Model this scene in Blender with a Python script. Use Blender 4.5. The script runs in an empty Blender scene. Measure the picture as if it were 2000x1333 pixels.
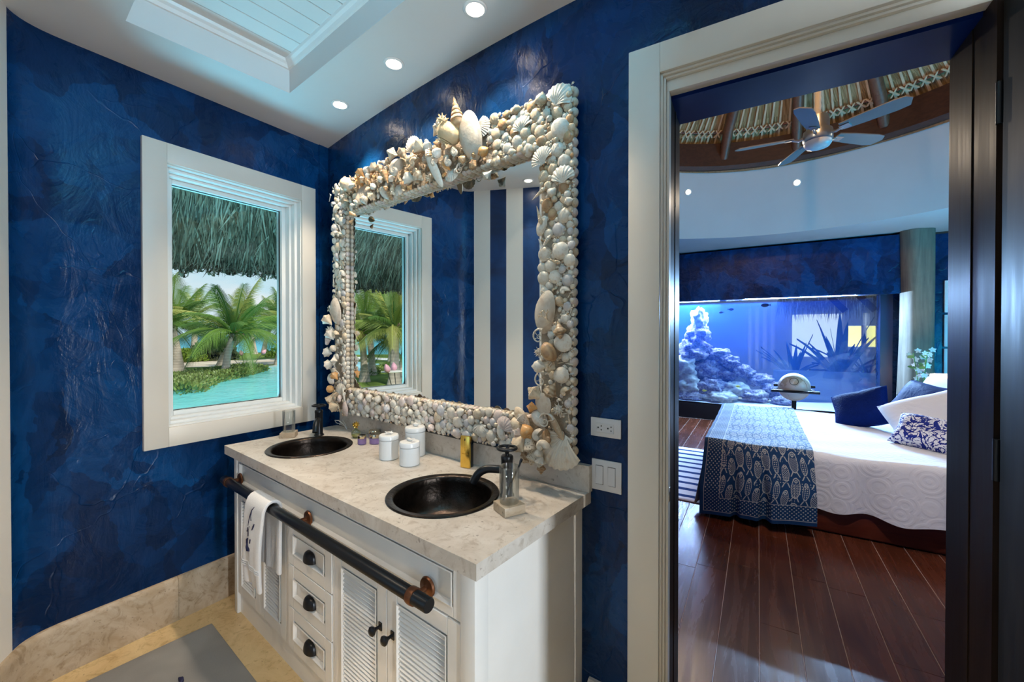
import bpy, bmesh, math, random
from mathutils import Vector, Matrix, Euler, noise
sc = bpy.context.scene
COL = sc.collection
PI = math.pi
R = math.radians
rnd = random.Random(7)

# ------------------------------------------------------------------ camera
cam = bpy.data.cameras.new('camera'); camo = bpy.data.objects.new('camera', cam); COL.objects.link(camo)
cam.sensor_width = 36; cam.lens = 803 / 2000 * 36; cam.shift_y = -6.5 / 2000
cam.clip_start = 0.03; cam.clip_end = 3000
camo.location = (0, 0, 1.45); camo.rotation_euler = (R(90 - 0.4476), 0, R(38.213))
sc.camera = camo
# ------------------------------------------------------------------ view / world
sc.view_settings.view_transform = 'Standard'; sc.view_settings.look = 'None'
sc.view_settings.gamma = 1; sc.view_settings.use_curve_mapping = False
sc.view_settings.exposure = 0.0
sc.cycles.max_bounces = 10; sc.cycles.diffuse_bounces = 5; sc.cycles.glossy_bounces = 5
sc.cycles.transmission_bounces = 8; sc.cycles.transparent_max_bounces = 16; sc.cycles.volume_bounces = 1
sc.cycles.caustics_reflective = False; sc.cycles.caustics_refractive = False
sc.cycles.sample_clamp_indirect = 4; sc.cycles.sample_clamp_direct = 0
sc.cycles.use_denoising = True
w = bpy.data.worlds.new('sky'); sc.world = w; w.use_nodes = True
nt = w.node_tree; nt.nodes.clear()
geo = nt.nodes.new('ShaderNodeTexCoord'); sep = nt.nodes.new('ShaderNodeSeparateXYZ')
nt.links.new(geo.outputs['Generated'], sep.inputs[0])
ramp = nt.nodes.new('ShaderNodeValToRGB'); nt.links.new(sep.outputs['Z'], ramp.inputs[0])
cr = ramp.color_ramp
cr.elements[0].position = 0.0; cr.elements[0].color = (0.60, 0.84, 0.96, 1)
cr.elements[1].position = 1.0; cr.elements[1].color = (0.10, 0.42, 0.78, 1)
e = cr.elements.new(0.12); e.color = (0.62, 0.85, 0.97, 1)
e = cr.elements.new(0.35); e.color = (0.30, 0.66, 0.92, 1)
cl = nt.nodes.new('ShaderNodeTexNoise'); cl.inputs['Scale'].default_value = 5; cl.inputs['Detail'].default_value = 6
mpn = nt.nodes.new('ShaderNodeMapping'); mpn.inputs['Scale'].default_value = (1, 1, 3.2)
nt.links.new(geo.outputs['Generated'], mpn.inputs[0]); nt.links.new(mpn.outputs[0], cl.inputs['Vector'])
cm = nt.nodes.new('ShaderNodeMapRange'); cm.inputs[1].default_value = 0.46; cm.inputs[2].default_value = 0.68
nt.links.new(cl.outputs[0], cm.inputs[0])
mx = nt.nodes.new('ShaderNodeMixRGB'); nt.links.new(cm.outputs[0], mx.inputs[0]); nt.links.new(ramp.outputs[0], mx.inputs[1])
mx.inputs[2].default_value = (0.93, 0.95, 0.97, 1)
bg = nt.nodes.new('ShaderNodeBackground'); bg.inputs[1].default_value = 1.0
wo = nt.nodes.new('ShaderNodeOutputWorld'); nt.links.new(mx.outputs[0], bg.inputs[0]); nt.links.new(bg.outputs[0], wo.inputs[0])

def light(name, kind, loc, energy, color, target=None, size=None, size_y=None, spot=None, blend=0.5, radius=0.03):
    l = bpy.data.lights.new(name, kind); o = bpy.data.objects.new(name, l); COL.objects.link(o)
    l.energy = energy; l.color = color; o.location = loc
    if kind == 'AREA':
        l.shape = 'RECTANGLE'; l.size = size; l.size_y = size_y or size
    elif kind == 'SPOT':
        l.spot_size = spot; l.spot_blend = blend; l.shadow_soft_size = radius
    elif kind == 'POINT': l.shadow_soft_size = radius
    if target is not None:
        o.rotation_euler = (Vector(target) - Vector(loc)).to_track_quat('-Z', 'Y').to_euler()
    return o
sun = light('sun', 'SUN', (0, 0, 20), 5.0, (1.0, 0.93, 0.80), target=Vector((0, 0, 20)) - Vector((0.62, 0.10, 0.62)))
sun.data.angle = R(0.6)
# daylight entering by the unseen side window; the front lamp is an added fill
light('front_fill_lamp', 'AREA', (-0.95, -0.66, 1.25), 1.7, (0.10, 0.52, 1.0), target=(-1.35, 0.75, 2.75), size=1.0, size_y=0.8)
# unseen area lamp added to imitate light bounced up from the pool
light('pool_bounce_fill', 'AREA', (-3.75, 0.95, 0.25), 105, (0.18, 0.72, 1.0), target=(-2.55, 0.85, 2.5), size=1.0, size_y=0.6)
light('daylight_side_window', 'AREA', (2.2, 0.20, 1.25), 76, (0.86, 0.94, 1.0), target=(-0.7, 0.95, 1.0), size=0.10, size_y=1.5)
WARM = (1.0, 0.80, 0.58)
light('tray_fill_lamp', 'AREA', (-0.35, 0.66, 2.76), 7.5, (0.08, 0.62, 1.0), target=(-1.9, 0.66, 2.90), size=0.5, size_y=0.06)  # unseen area lamp added for the cyan glow on the tray boards

# ------------------------------------------------------------------ frames of reference
def Wp(t, n, z):   # the window wall: t along it towards the corner, n into the room
    return Vector((-2.580 - 0.0906 * t + 0.9959 * n, 0.9959 * t + 0.0906 * n, z))
def Dp(s, n, z):   # the doorway: s along it, n towards the bedroom
    return Vector((-0.5685 + 0.990 * s - 0.1416 * n, 1.365 + 0.1416 * s + 0.990 * n, z))
CB, SB = math.cos(R(7.3)), math.sin(R(7.3))
def Bp(u, v, z):   # the bedroom grid
    return Vector((u * CB - v * SB, u * SB + v * CB, z))
def Sp(t, n, z):   # the striped wall: t from the corner, n into the room
    return Vector((-2.590 + 0.888 * t + 0.46 * n, 0.090 - 0.46 * t + 0.888 * n, z))
def Ip(x, y, z): return Vector((x, y, z))
def wall_y(x): return 1.357 + (x + 1.3) ** 2 / (30.0 if x < -1.3 else 18.0)

# ------------------------------------------------------------------ mesh builder
class MB:
    def __init__(s, fr=Ip): s.v = []; s.f = []; s.fr = fr; s.mi = []; s.m = 0
    def p(s, a): s.v.append(s.fr(*a)); return len(s.v) - 1
    def face(s, *i): s.f.append(i); s.mi.append(s.m)
    def box(s, x0, x1, y0, y1, z0, z1):
        a = [s.p((x, y, z)) for z in (z0, z1) for y in (y0, y1) for x in (x0, x1)]
        for q in ((0, 2, 3, 1), (4, 5, 7, 6), (0, 1, 5, 4), (2, 6, 7, 3), (0, 4, 6, 2), (1, 3, 7, 5)): s.face(*[a[i] for i in q])
        return s
    def obox(s, c, ax, h):
        c = Vector(c); a = []
        for k in (-1, 1):
            for j in (-1, 1):
                for i in (-1, 1):
                    a.append(s.p(c + Vector(ax[0]) * h[0] * i + Vector(ax[1]) * h[1] * j + Vector(ax[2]) * h[2] * k))
        for q in ((0, 2, 3, 1), (4, 5, 7, 6), (0, 1, 5, 4), (2, 6, 7, 3), (0, 4, 6, 2), (1, 3, 7, 5)): s.face(*[a[i] for i in q])
        return s
    def grid(s, fn, nu, nv, cu=False, cv=False):
        ids = [[s.p(fn(i / nu, j / nv)) for j in range(nv if cv else nv + 1)] for i in range(nu if cu else nu + 1)]
        for i in range(nu):
            for j in range(nv):
                s.face(ids[i][j], ids[(i + 1) % len(ids)][j], ids[(i + 1) % len(ids)][(j + 1) % len(ids[0])], ids[i][(j + 1) % len(ids[0])])
        return ids
    def lathe(s, prof, n=24, c=(0, 0, 0), ax=(0, 0, 1), rf=None, cap=True):
        z = Vector(ax).normalized(); x = z.orthogonal().normalized(); y = z.cross(x); c = Vector(c); ids = []
        for (r, h) in prof:
            ids.append([s.p(c + z * h + (x * math.cos(2 * PI * k / n) + y * math.sin(2 * PI * k / n)) * (r * (rf(2 * PI * k / n, h) if rf else 1))) for k in range(n)])
        for a, b in zip(ids, ids[1:]):
            for k in range(n): s.face(a[k], a[(k + 1) % n], b[(k + 1) % n], b[k])
        if cap:
            if prof[0][0] > 1e-5: s.face(*reversed(ids[0]))
            if prof[-1][0] > 1e-5: s.face(*ids[-1])
        return s
    def tube(s, pts, r, n=8, cap=True):
        pts = [Vector(p) for p in pts]; ids = []; ref = None
        for i, p in enumerate(pts):
            d = (pts[min(i + 1, len(pts) - 1)] - pts[max(i - 1, 0)]).normalized()
            if ref is None: ref = d.orthogonal().normalized()
            x = (ref - d * ref.dot(d))
            x = x.normalized() if x.length > 1e-6 else d.orthogonal().normalized()
            ref = x; y = d.cross(x); rr = r[i] if isinstance(r, (list, tuple)) else r
            ids.append([s.p(p + (x * math.cos(2 * PI * k / n) + y * math.sin(2 * PI * k / n)) * rr) for k in range(n)])
        for a, b in zip(ids, ids[1:]):
            for k in range(n): s.face(a[k], a[(k + 1) % n], b[(k + 1) % n], b[k])
        if cap: s.face(*reversed(ids[0])); s.face(*ids[-1])
        return s
    def prism(s, poly, z0, z1):
        n = len(poly); a = [s.p((x, y, z0)) for x, y in poly]; b = [s.p((x, y, z1)) for x, y in poly]
        s.face(*reversed(a)); s.face(*b)
        for k in range(n): s.face(a[k], a[(k + 1) % n], b[(k + 1) % n], b[k])
        return s
    def ell(s, c, r, nu=12, nv=8):
        c = Vector(c)
        s.grid(lambda a, b: c + Vector((r[0] * math.cos(2 * PI * a) * math.sin(PI * b), r[1] * math.sin(2 * PI * a) * math.sin(PI * b), -r[2] * math.cos(PI * b))), nu, nv, cu=True); return s
    def mesh(s, name, origin=(0, 0, 0), mats=(), smooth=None, bevel=0, seg=2, merge=False, recalc=True):
        o = Vector(origin); me = bpy.data.meshes.new(name)
        me.from_pydata([v - o for v in s.v], [], s.f)
        for m in mats: me.materials.append(m)
        if len(mats) > 1:
            for q, i in zip(me.polygons, s.mi): q.material_index = i
        if bevel or merge or recalc:
            bm = bmesh.new(); bm.from_mesh(me)
            if merge: bmesh.ops.remove_doubles(bm, verts=bm.verts, dist=merge if merge is not True else 1e-5)
            if recalc: bmesh.ops.recalc_face_normals(bm, faces=bm.faces)
            if bevel:
                es = [e for e in bm.edges if len(e.link_faces) == 2 and e.calc_face_angle(0) > 0.6]
                bmesh.ops.bevel(bm, geom=es, offset=bevel, segments=seg, profile=0.5, affect='EDGES', clamp_overlap=True)
            bm.to_mesh(me); bm.free()
        if smooth or bevel:
            for q in me.polygons: q.use_smooth = True
            me.set_sharp_from_angle(angle=R(smooth if isinstance(smooth, (int, float)) and smooth > 1 else 40))
        return me

def lk(o): COL.objects.link(o); return o
def worg(p):
    v = Vector((0, 0, 0))
    while p: v += p.location; p = p.parent
    return v
def obj(name, mb, mat, parent=None, origin=None, **k):
    """one mesh object; vertices are given in world coordinates"""
    org = worg(parent) if parent else Vector((0, 0, 0))
    loc = Vector(origin) if origin is not None else org
    mats = mat if isinstance(mat, (list, tuple)) else [mat]
    o = lk(bpy.data.objects.new(name, mb.mesh(name, loc, mats, **k)))
    if parent: o.parent = parent
    o.location = loc - org
    return o
def lobj(name, me, parent, loc, rot=None):
    o = lk(bpy.data.objects.new(name, me)); o.parent = parent; o.location = loc
    if rot is not None: o.rotation_euler = rot
    return o
def tag(o, label, cat, group=None):
    o['label'] = label; o['category'] = cat
    if group: o['group'] = group
    return o
def thing(name, loc, label, cat, group=None):
    o = lk(bpy.data.objects.new(name, None)); o.location = loc; o.empty_display_size = .1
    return tag(o, label, cat, group)
def struct(name, mb, mat, label=None, parent=None, **k):
    o = obj(name, mb, mat, parent, **k)
    if not parent: o['kind'] = 'structure'
    if label: o['label'] = label
    return o

# ------------------------------------------------------------------ materials
class X:   # a float socket with arithmetic
    def __init__(s, t, o): s.t = t; s.o = o
    def op(s, kind, *a):
        n = s.t.nodes.new('ShaderNodeMath'); n.operation = kind
        for i, q in enumerate((s,) + a):
            if isinstance(q, X): s.t.links.new(q.o, n.inputs[i])
            else: n.inputs[i].default_value = q
        return X(s.t, n.outputs[0])
    def __add__(s, b): return s.op('ADD', b)
    def __sub__(s, b): return s.op('SUBTRACT', b)
    def __mul__(s, b): return s.op('MULTIPLY', b)
    def __truediv__(s, b): return s.op('DIVIDE', b)
    def __lt__(s, b): return s.op('LESS_THAN', b)
    def __gt__(s, b): return s.op('GREATER_THAN', b)
    def fr(s): return s.op('FRACT')
    def fl(s): return s.op('FLOOR')
    def ab(s): return s.op('ABSOLUTE')
    def mx(s, b): return s.op('MAXIMUM', b)
    def mn(s, b): return s.op('MINIMUM', b)
    def sq(s): return s.op('SQRT')
    def sin(s): return s.op('SINE')
class T:
    def __init__(s, name):
        s.m = bpy.data.materials.new(name); s.m.use_nodes = True; s.t = s.m.node_tree; s.t.nodes.clear()
        s.out = s.t.nodes.new('ShaderNodeOutputMaterial'); s._c = {}
    def n(s, k, **kw):
        n = s.t.nodes.new('ShaderNode' + k)
        for a, b in kw.items(): setattr(n, a, b)
        return n
    def put(s, sock, val):
        if isinstance(val, X): s.t.links.new(val.o, sock)
        elif isinstance(val, bpy.types.NodeSocket): s.t.links.new(val, sock)
        else:
            if sock.type == 'RGBA' and len(val) == 3: val = (*val, 1)
            sock.default_value = val
    def tc(s, k='Object'):
        if k not in s._c: s._c[k] = s.n('TexCoord').outputs[k]
        return s._c[k]
    def xyz(s, k='Object'):
        q = s.n('SeparateXYZ'); s.put(q.inputs[0], s.tc(k)); return [X(s.t, q.outputs[i]) for i in range(3)]
    def map(s, scale=(1, 1, 1), rot=(0, 0, 0), loc=(0, 0, 0), src=None):
        m = s.n('Mapping'); s.put(m.inputs[0], src or s.tc()); m.inputs['Scale'].default_value = scale; m.inputs['Rotation'].default_value = rot; m.inputs['Location'].default_value = loc
        return m.outputs[0]
    def noise(s, scale, detail=4, rough=.55, dist=0, vec=None):
        q = s.n('TexNoise'); q.inputs['Scale'].default_value = scale; q.inputs['Detail'].default_value = detail
        q.inputs['Roughness'].default_value = rough; q.inputs['Distortion'].default_value = dist
        s.put(q.inputs['Vector'], vec or s.tc()); return X(s.t, q.outputs[0])
    def voro(s, scale, feature='F1', vec=None, out='Distance'):
        q = s.n('TexVoronoi', feature=feature); q.inputs['Scale'].default_value = scale; s.put(q.inputs['Vector'], vec or s.tc())
        return X(s.t, q.outputs[out]) if out == 'Distance' else q.outputs[out]
    def rng(s, x, a, b, c=0., d=1.):
        q = s.n('MapRange'); q.inputs[1].default_value = a; q.inputs[2].default_value = b; q.inputs[3].default_value = c; q.inputs[4].default_value = d
        s.put(q.inputs[0], x); return X(s.t, q.outputs[0])
    def mix(s, f, a, b):
        q = s.n('MixRGB'); s.put(q.inputs[0], f); s.put(q.inputs[1], a); s.put(q.inputs[2], b); return q.outputs[0]
    def rand(s): return X(s.t, s.n('ObjectInfo').outputs['Random'])
    def bump(s, h, strength=.3, dist=.01, prev=None):
        b = s.n('Bump'); b.inputs['Strength'].default_value = strength; b.inputs['Distance'].default_value = dist
        s.put(b.inputs['Height'], h)
        if prev: s.put(b.inputs['Normal'], prev)
        return b.outputs[0]
    def pbr(s, col, rough=.5, metal=0., nrm=None, spec=.5, **kw):
        b = s.n('BsdfPrincipled'); s.put(b.inputs['Base Color'], col); s.put(b.inputs['Roughness'], rough); s.put(b.inputs['Metallic'], metal)
        b.inputs['Specular IOR Level'].default_value = spec
        if nrm: s.put(b.inputs['Normal'], nrm)
        for k, v in kw.items(): s.put(b.inputs[k.replace('_', ' ')], v)
        s.put(s.out.inputs[0], b.outputs[0]); s.b = b; return s.m
def plain(name, col, rough=.5, metal=0, var=.0, scale=8, bump=0, bscale=60, spec=.5, **kw):
    t = T(name); c = col
    if var:
        f = t.rng(t.noise(scale, 5), .3, .7)
        c = t.mix(f, tuple(x * (1 - var) for x in col), tuple(min(1, x * (1 + var)) for x in col))
    n = t.bump(t.noise(bscale, 4), bump, .01) if bump else None
    return t.pbr(c, rough, metal, n, spec, **kw)

def mk_plaster(name, c0, c1, c2):
    t = T(name)
    big = t.noise(1.6, 6, .6, 1.2); mid = t.noise(5.0, 5, .6, 2.2)
    st = t.noise(9, 4, .6, 1.5, t.map((1, 1, .35), (0.5, 0.3, 0)))
    nz0 = t.n('TexNoise'); nz0.inputs['Scale'].default_value = 2.2; nz0.inputs['Detail'].default_value = 5; t.put(nz0.inputs['Vector'], t.tc())
    wv0 = t.n('MixRGB'); wv0.blend_type = 'ADD'; wv0.inputs[0].default_value = .55; t.put(wv0.inputs[1], t.tc()); t.put(wv0.inputs[2], nz0.outputs['Color'])
    def cells(sc_, sq_):
        q = t.n('SeparateColor'); t.put(q.inputs[0], t.voro(sc_, 'F1', t.map(sq_, (.3, .2, 0), src=wv0.outputs[0]), out='Color')); return X(t.t, q.outputs[0])
    pt = cells(3.0, (1, 1, 1)) * .34 + cells(7.5, (1, 1, .45)) * .26 + big * .25 + mid * .35
    c = t.mix(t.rng(pt, .36, .62), c0, c1); c = t.mix(t.rng(pt, .60, .80, 0, .6), c, c2)
    # trowel arcs: the edges of large distorted cells
    wv = t.n('MixRGB'); wv.blend_type = 'ADD'; wv.inputs[0].default_value = .35
    nz = t.n('TexNoise'); nz.inputs['Scale'].default_value = 3.0; nz.inputs['Detail'].default_value = 3; t.put(nz.inputs['Vector'], t.tc())
    t.put(wv.inputs[1], t.tc()); t.put(wv.inputs[2], nz.outputs['Color'])
    edge = t.rng(t.voro(3.6, 'DISTANCE_TO_EDGE', wv.outputs[0]), 0, .014, 1, 0)
    msk = t.rng(t.noise(2.9, 4), .50, .60)
    h = mid * .6 + st * .8 + pt * .6 + edge * msk * .40
    n = t.bump(h, .45, .012); n = t.bump(t.noise(45, 4, .6, 1), .10, .004, n)
    return t.pbr(c, t.rng(mid, .3, .7, .20, .36), 0, n, .20)
BLUE = mk_plaster('blue_plaster', (.001, .013, .052), (.0014, .027, .105), (.003, .066, .225))
WHITE = plain('white_paint', (.70, .67, .61), .35, var=.03, scale=3, bump=.04, bscale=25)
CEIL = plain('ceiling_white', (.70, .70, .69), .6, var=.02, scale=2, bump=.03, bscale=30)
TRIMW = plain('window_white', (.82, .83, .82), .3, var=.02)
CAB = plain('cabinet_white', (.80, .795, .775), .32, var=.03, scale=6, bump=.03, bscale=40)
def mk_trav(name, ca, cb, cc, rough=.25):
    t = T(name)
    a = t.noise(3.2, 7, .62, 2.4); b = t.noise(16, 7, .7, 1.5); v = t.rng(t.noise(7, 4, .6, 4), .47, .53, 0, 1)
    rings = ((t.noise(1.3, 2, .4, .6) * 22).sin() * .5 + .5)
    c = t.mix(t.rng(a, .32, .66), ca, cb); c = t.mix(t.rng(b, .52, .70, 0, .8), c, cc)
    c = t.mix(rings * v * .45, c, ca)
    pit = t.rng(t.noise(60, 3, .6), .64, .72)
    c = t.mix(pit * .6, c, tuple(x * .45 for x in cc))
    n = t.bump(b * .5 - pit * .5, .12, .004)
    return t.pbr(c, t.rng(b, .3, .7, rough, rough + .18), 0, n)
TRAV = mk_trav('travertine_counter', (.68, .64, .59), (.52, .465, .405), (.34, .275, .215))
TRAVB = mk_trav('travertine_baseboard', (.50, .41, .31), (.36, .265, .165), (.21, .13, .06), .35)
TRAVF = mk_trav('travertine_floor', (.66, .50, .27), (.55, .385, .19), (.34, .22, .09), .3)
BRONZE = plain('dark_bronze', (.035, .026, .021), .28, .85, var=.4, scale=30, bump=.15, bscale=90)
BLACKM = plain('black_metal', (.014, .015, .018), .32, .55, var=.1)
COPPER = plain('aged_copper', (.16, .065, .032), .36, .8, var=.3, scale=20)
MIRROR = plain('mirror_silver', (.90, .93, .93), .0, 1.0)
PORC = plain('white_porcelain', (.82, .83, .83), .18, var=.02)
GOLD = plain('polished_gold', (.90, .58, .12), .22, 1.0, var=.08)
GOLDL = plain('pale_gold_lid', (.80, .68, .48), .15, 1.0)
BLACKG = plain('black_gloss', (.006, .006, .008), .2)
PLATE = plain('switch_plastic', (.62, .62, .64), .35)
SLOT = plain('dark_slot', (.012, .012, .012), .6)
CHROME = plain('satin_nickel', (.62, .64, .66), .22, 1.0)
def mk_glass(name, tint=(1, 1, 1), gl=.9, edge=.45, base=.015):
    t = T(name); tr = t.n('BsdfTransparent'); t.put(tr.inputs[0], tint)
    g = t.n('BsdfGlossy'); g.inputs['Roughness'].default_value = .02; t.put(g.inputs[0], (gl, gl, gl))
    lw = t.n('LayerWeight'); lw.inputs[0].default_value = .35
    f = t.rng(X(t.t, lw.outputs['Fresnel']), 0, 1, base, edge)
    m = t.n('MixShader'); t.put(m.inputs[0], f); t.put(m.inputs[1], tr.outputs[0]); t.put(m.inputs[2], g.outputs[0]); t.put(t.out.inputs[0], m.outputs[0]); return t.m
GLASS = mk_glass('clear_glass', (.93, .95, .95))
PANE = mk_glass('window_pane', (.97, .985, .98), .8, .35, .015)
TANKG = mk_glass('tank_glass', (.90, .95, 1.0), .8, .4, .02)
LILAC = plain('lilac_cream_glass', (.36, .26, .62), .08, 0, Transmission_Weight=.25)
PERF = mk_glass('perfume_glass', (.93, .96, .86), .9, .7, .06)
def emis(name, col, s):
    t = T(name); e = t.n('Emission'); t.put(e.inputs[0], col); e.inputs[1].default_value = s; t.put(t.out.inputs[0], e.outputs[0]); return t.m
LAMP = emis('lamp_glow', (1, .86, .66), 40)
TOWEL = (lambda t: t.pbr(t.mix(t.noise(240, 3), (.74, .74, .75), (.86, .86, .87)), .9, 0, t.bump(t.noise(420, 3), .6, .004), .2, Sheen_Weight=.3))(T('white_terry'))
MATW = (lambda t: t.pbr(t.mix(t.rng(t.noise(2.2, 3), .45, .6), (.22, .213, .205), (.27, .262, .25)), .85, 0, t.bump(t.noise(160, 3), .35, .004), .2))(T('bath_mat_cotton'))
NAVY_T = plain('navy_thread', (.008, .010, .05), .7)
def mk_wood(name, c0, c1, rough, axis=2, sc=1., spec=.5, rnd_amt=.0):
    t = T(name); s = [14 * sc] * 3; s[axis] = 1.1 * sc
    g = t.noise(2.2, 6, .62, .8, t.map(tuple(s))); k = t.noise(2.0, 4, .6, .5)
    f = t.rng(g * .65 + k * .35, .34, .66); c = t.mix(f, c0, c1)
    if rnd_amt:
        r = t.rand(); c = t.mix(t.rng(r, 0, 1, 0, rnd_amt), c, tuple(x * .35 for x in c0))
        kn = t.rng(t.voro(1.35, 'F1', t.map((3.0, .9, 1))) + (t.noise(14, 4) - .5) * .12, .02, .10, .85, 0)
        c = t.mix(kn * .8, c, tuple(x * .12 for x in c0))
    n = t.bump(g, .06, .004)
    return t.pbr(c, t.rng(g, .3, .7, rough, rough + .12), 0, n, spec)
DOORW = mk_wood('dark_door_wood', (.012, .008, .007), (.030, .018, .013), .34, spec=.05)
BEDW = mk_wood('red_mahogany', (.085, .012, .006), (.16, .030, .012), .35, 0)
FLOORW = mk_wood('walnut_plank', (.065, .017, .008), (.145, .040, .020), .20, 1, .55, .25, .45)
SEAM = plain('pale_seam', (.42, .32, .27), .6)
BEAMW = mk_wood('dark_roof_beam', (.035, .012, .007), (.085, .032, .017), .5, 0)
RAFT = mk_wood('rafter_pole', (.10, .042, .022), (.20, .095, .05), .4, 2)
DRIFT = mk_wood('weathered_trunk', (.10, .085, .062), (.24, .20, .15), .8, 2, .6)

# ================================================================== BATHROOM SHELL
def win_wall():
    m = MB(Wp); T0, T1, a, b, z0, z1 = .10, 1.50, .548, 1.235, .986, 2.302
    for q in ((T0, a, 0, 2.9), (b, T1, 0, 2.9), (a, b, 0, z0), (a, b, z1, 2.9)): m.box(q[0], q[1], -.20, 0, q[2], q[3])
    return m
struct('wall_left', win_wall(), BLUE, 'dark blue trowelled plaster wall around the sea-view window')
# rounded corner between the window wall and the striped wall
m = MB()
a, b = Wp(.20, 0, 0), Sp(.10, 0, 0); cpt = Wp(.075, 0, 0)
prev = []
for i in range(9):
    t = i / 8; p = a * (1 - t) ** 2 + cpt * 2 * t * (1 - t) + b * t * t; prev.append(p)
for i, p in enumerate(prev):
    m.v += [Vector((p.x, p.y, 0)), Vector((p.x, p.y, 2.72))]
for i in range(8): m.face(2 * i, 2 * i + 2, 2 * i + 3, 2 * i + 1)
struct('wall_corner', m, BLUE, smooth=60, recalc=False)
# striped wall (runs behind the camera) with an unseen window added for the fill lamp
def mk_stripe():
    t = T('striped_plaster'); x, y, z = t.xyz()
    s = ((x - .094) / .29).fr() < .505
    f = t.rng(t.noise(2.2, 6, .6, 1.2), .36, .64)
    bl = t.mix(f, (.001, .014, .065), (.0025, .040, .15)); c = t.mix(s, bl, (.78, .75, .69))
    return t.pbr(c, .38, 0, t.bump(t.noise(6, 5, .6, 1.5), .25, .01))
m = MB(lambda x, y, z: Vector((x, y, z)))
for q in ((.094, 1.15, 0, 2.9), (2.35, 4.6, 0, 2.9), (1.15, 2.35, 0, .8), (1.15, 2.35, 2.3, 2.9)): m.box(q[0], q[1], -.18, 0, q[2], q[3])
ow = struct('wall_front', m, mk_stripe(), 'wall of broad vertical blue and white stripes opposite the mirror')
ow.location = Sp(0, 0, 0); ow.rotation_euler = (0, 0, math.atan2(-.46, .888))
m = MB(Sp)
for q in ((1.15, 1.21, .8, 2.3), (2.29, 2.35, .8, 2.3), (1.15, 2.35, .8, .86), (1.15, 2.35, 2.24, 2.3)): m.box(q[0], q[1], -.13, -.08, q[2], q[3])
w2 = struct('window_2', m, TRIMW); m = MB(Sp); m.box(1.21, 2.29, -.11, -.105, .86, 2.24); obj('pane', m, PANE, w2)
# mirror wall: gently bowed towards the room
m = MB()
xs = [-2.85 + 2.2815 * i / 40 for i in range(41)]
def fn(a, b):
    x = xs[int(round(a * 40))]; return (x, wall_y(x), 2.9 * b)
m.grid(fn, 40, 1)
def fn2(a, b):
    x = xs[int(round(a * 40))]; return (x, wall_y(x) + .10, 2.9 * b)
m.grid(fn2, 40, 1)
struct('wall_back', m, BLUE, 'bowed blue plaster wall carrying the shell mirror', smooth=60, recalc=False)
m = MB(Dp)
m.box(-.012, .112, .022, .20, 0, 2.9); m.box(.112, 2.4, .022, .20, 2.315, 2.9); m.box(.93, 2.4, .022, .20, 0, 2.315)
struct('wall_right', m, BLUE, 'blue plaster wall around the doorway')
m = MB(); m.box(2.28, 2.4, -2.6, 2.0, 0, .45); m.box(2.28, 2.4, -2.6, 2.0, 2.1, 2.9); m.box(2.28, 2.4, .45, 2.0, .45, 2.1); m.box(2.28, 2.4, -2.6, -.05, .45, 2.1)
struct('wall_side', m, BLUE)
m = MB()
for q in ((-.05, 0, .45, 2.1), (.40, .45, .45, 2.1), (-.05, .45, .45, .5), (-.05, .45, 2.05, 2.1)): m.box(2.3, 2.36, q[0], q[1], q[2], q[3])
w3 = struct('window_3', m, TRIMW); m = MB(); m.box(2.325, 2.33, 0, .40, .5, 2.05); obj('pane', m, PANE, w3)
# floor
m = MB(); m.box(-2.9, 2.4, -2.6, 1.55, -.12, 0)
struct('floor', m, TRAVF, 'honey travertine bathroom floor')
# ceiling with a sunken tray of painted boards
m = MB(); tx0, tx1, ty0, ty1, zc = -2.245, .9, .345, .975, 2.71
for q in ((-2.9, tx0, -2.6, 1.6), (tx1, 2.4, -2.6, 1.6), (tx0, tx1, -2.6, ty0), (tx0, tx1, ty1, 1.6)): m.box(q[0], q[1], q[2], q[3], zc, 2.84)
ce = struct('ceiling', m, CEIL, 'white bathroom ceiling with a recessed boarded tray')
m = MB(); prof = [(0, 2.828), (.010, 2.828), (.018, 2.842), (.030, 2.85), (.034, 2.862), (0, 2.862)]
ring = [(tx0, ty0, 1, 1), (tx1, ty0, -1, 1), (tx1, ty1, -1, -1), (tx0, ty1, 1, -1)]
ids = [[m.p((x + sx * d, y + sy * d, z)) for d, z in prof] for x, y, sx, sy in ring]
for k in range(4):
    for j in range(len(prof) - 1): m.face(ids[k][j], ids[(k + 1) % 4][j], ids[(k + 1) % 4][j + 1], ids[k][j + 1])
obj('crown_trim', m, TRIMW, ce)
x = tx0
while x < tx1:
    m = MB(); m.box(x + .0015, min(x + .0955, tx1), ty0 - .02, ty1 + .02, 2.862, 2.88); obj('board', m, CEIL, ce, bevel=.002, seg=1); x += .097
m = MB(); m.box(tx0 - .1, tx1 + .1, ty0 - .1, ty1 + .1, 2.89, 2.95); obj('backing', m, SLOT, ce)
# baseboards
m = MB(Wp)
bp = [(0, 0), (.022, 0), (.022, .195), (.018, .208), (.010, .217), (0, .219)]
def fn(a, b):
    i = int(round(b * 5)); return (.10 + 1.33 * a, bp[i][0], bp[i][1])
for k in range(3):
    t0, t1 = (.195, .585, .985, 1.41)[k:k + 2]
    mm = MB(Wp); a = [[mm.p((t, n, z)) for n, z in bp] for t in (t0 + .0006, t1 - .0006)]
    for j in range(5): mm.face(a[0][j], a[1][j], a[1][j + 1], a[0][j + 1])
    mm.face(*a[0]); mm.face(*reversed(a[1]))
    if k == 0: bb = struct('baseboard_left', mm, TRAVB, 'tan travertine baseboard with rounded top', smooth=30)
    else: obj('baseboard_stone', mm, TRAVB, bb, smooth=30)
m = MB(Sp); a = [[m.p((t, n, z)) for n, z in bp] for t in (.098, 4.4)]
for j in range(5): m.face(a[0][j], a[1][j], a[1][j + 1], a[0][j + 1])
struct('baseboard_front', m, TRAVB, smooth=30)
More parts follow.
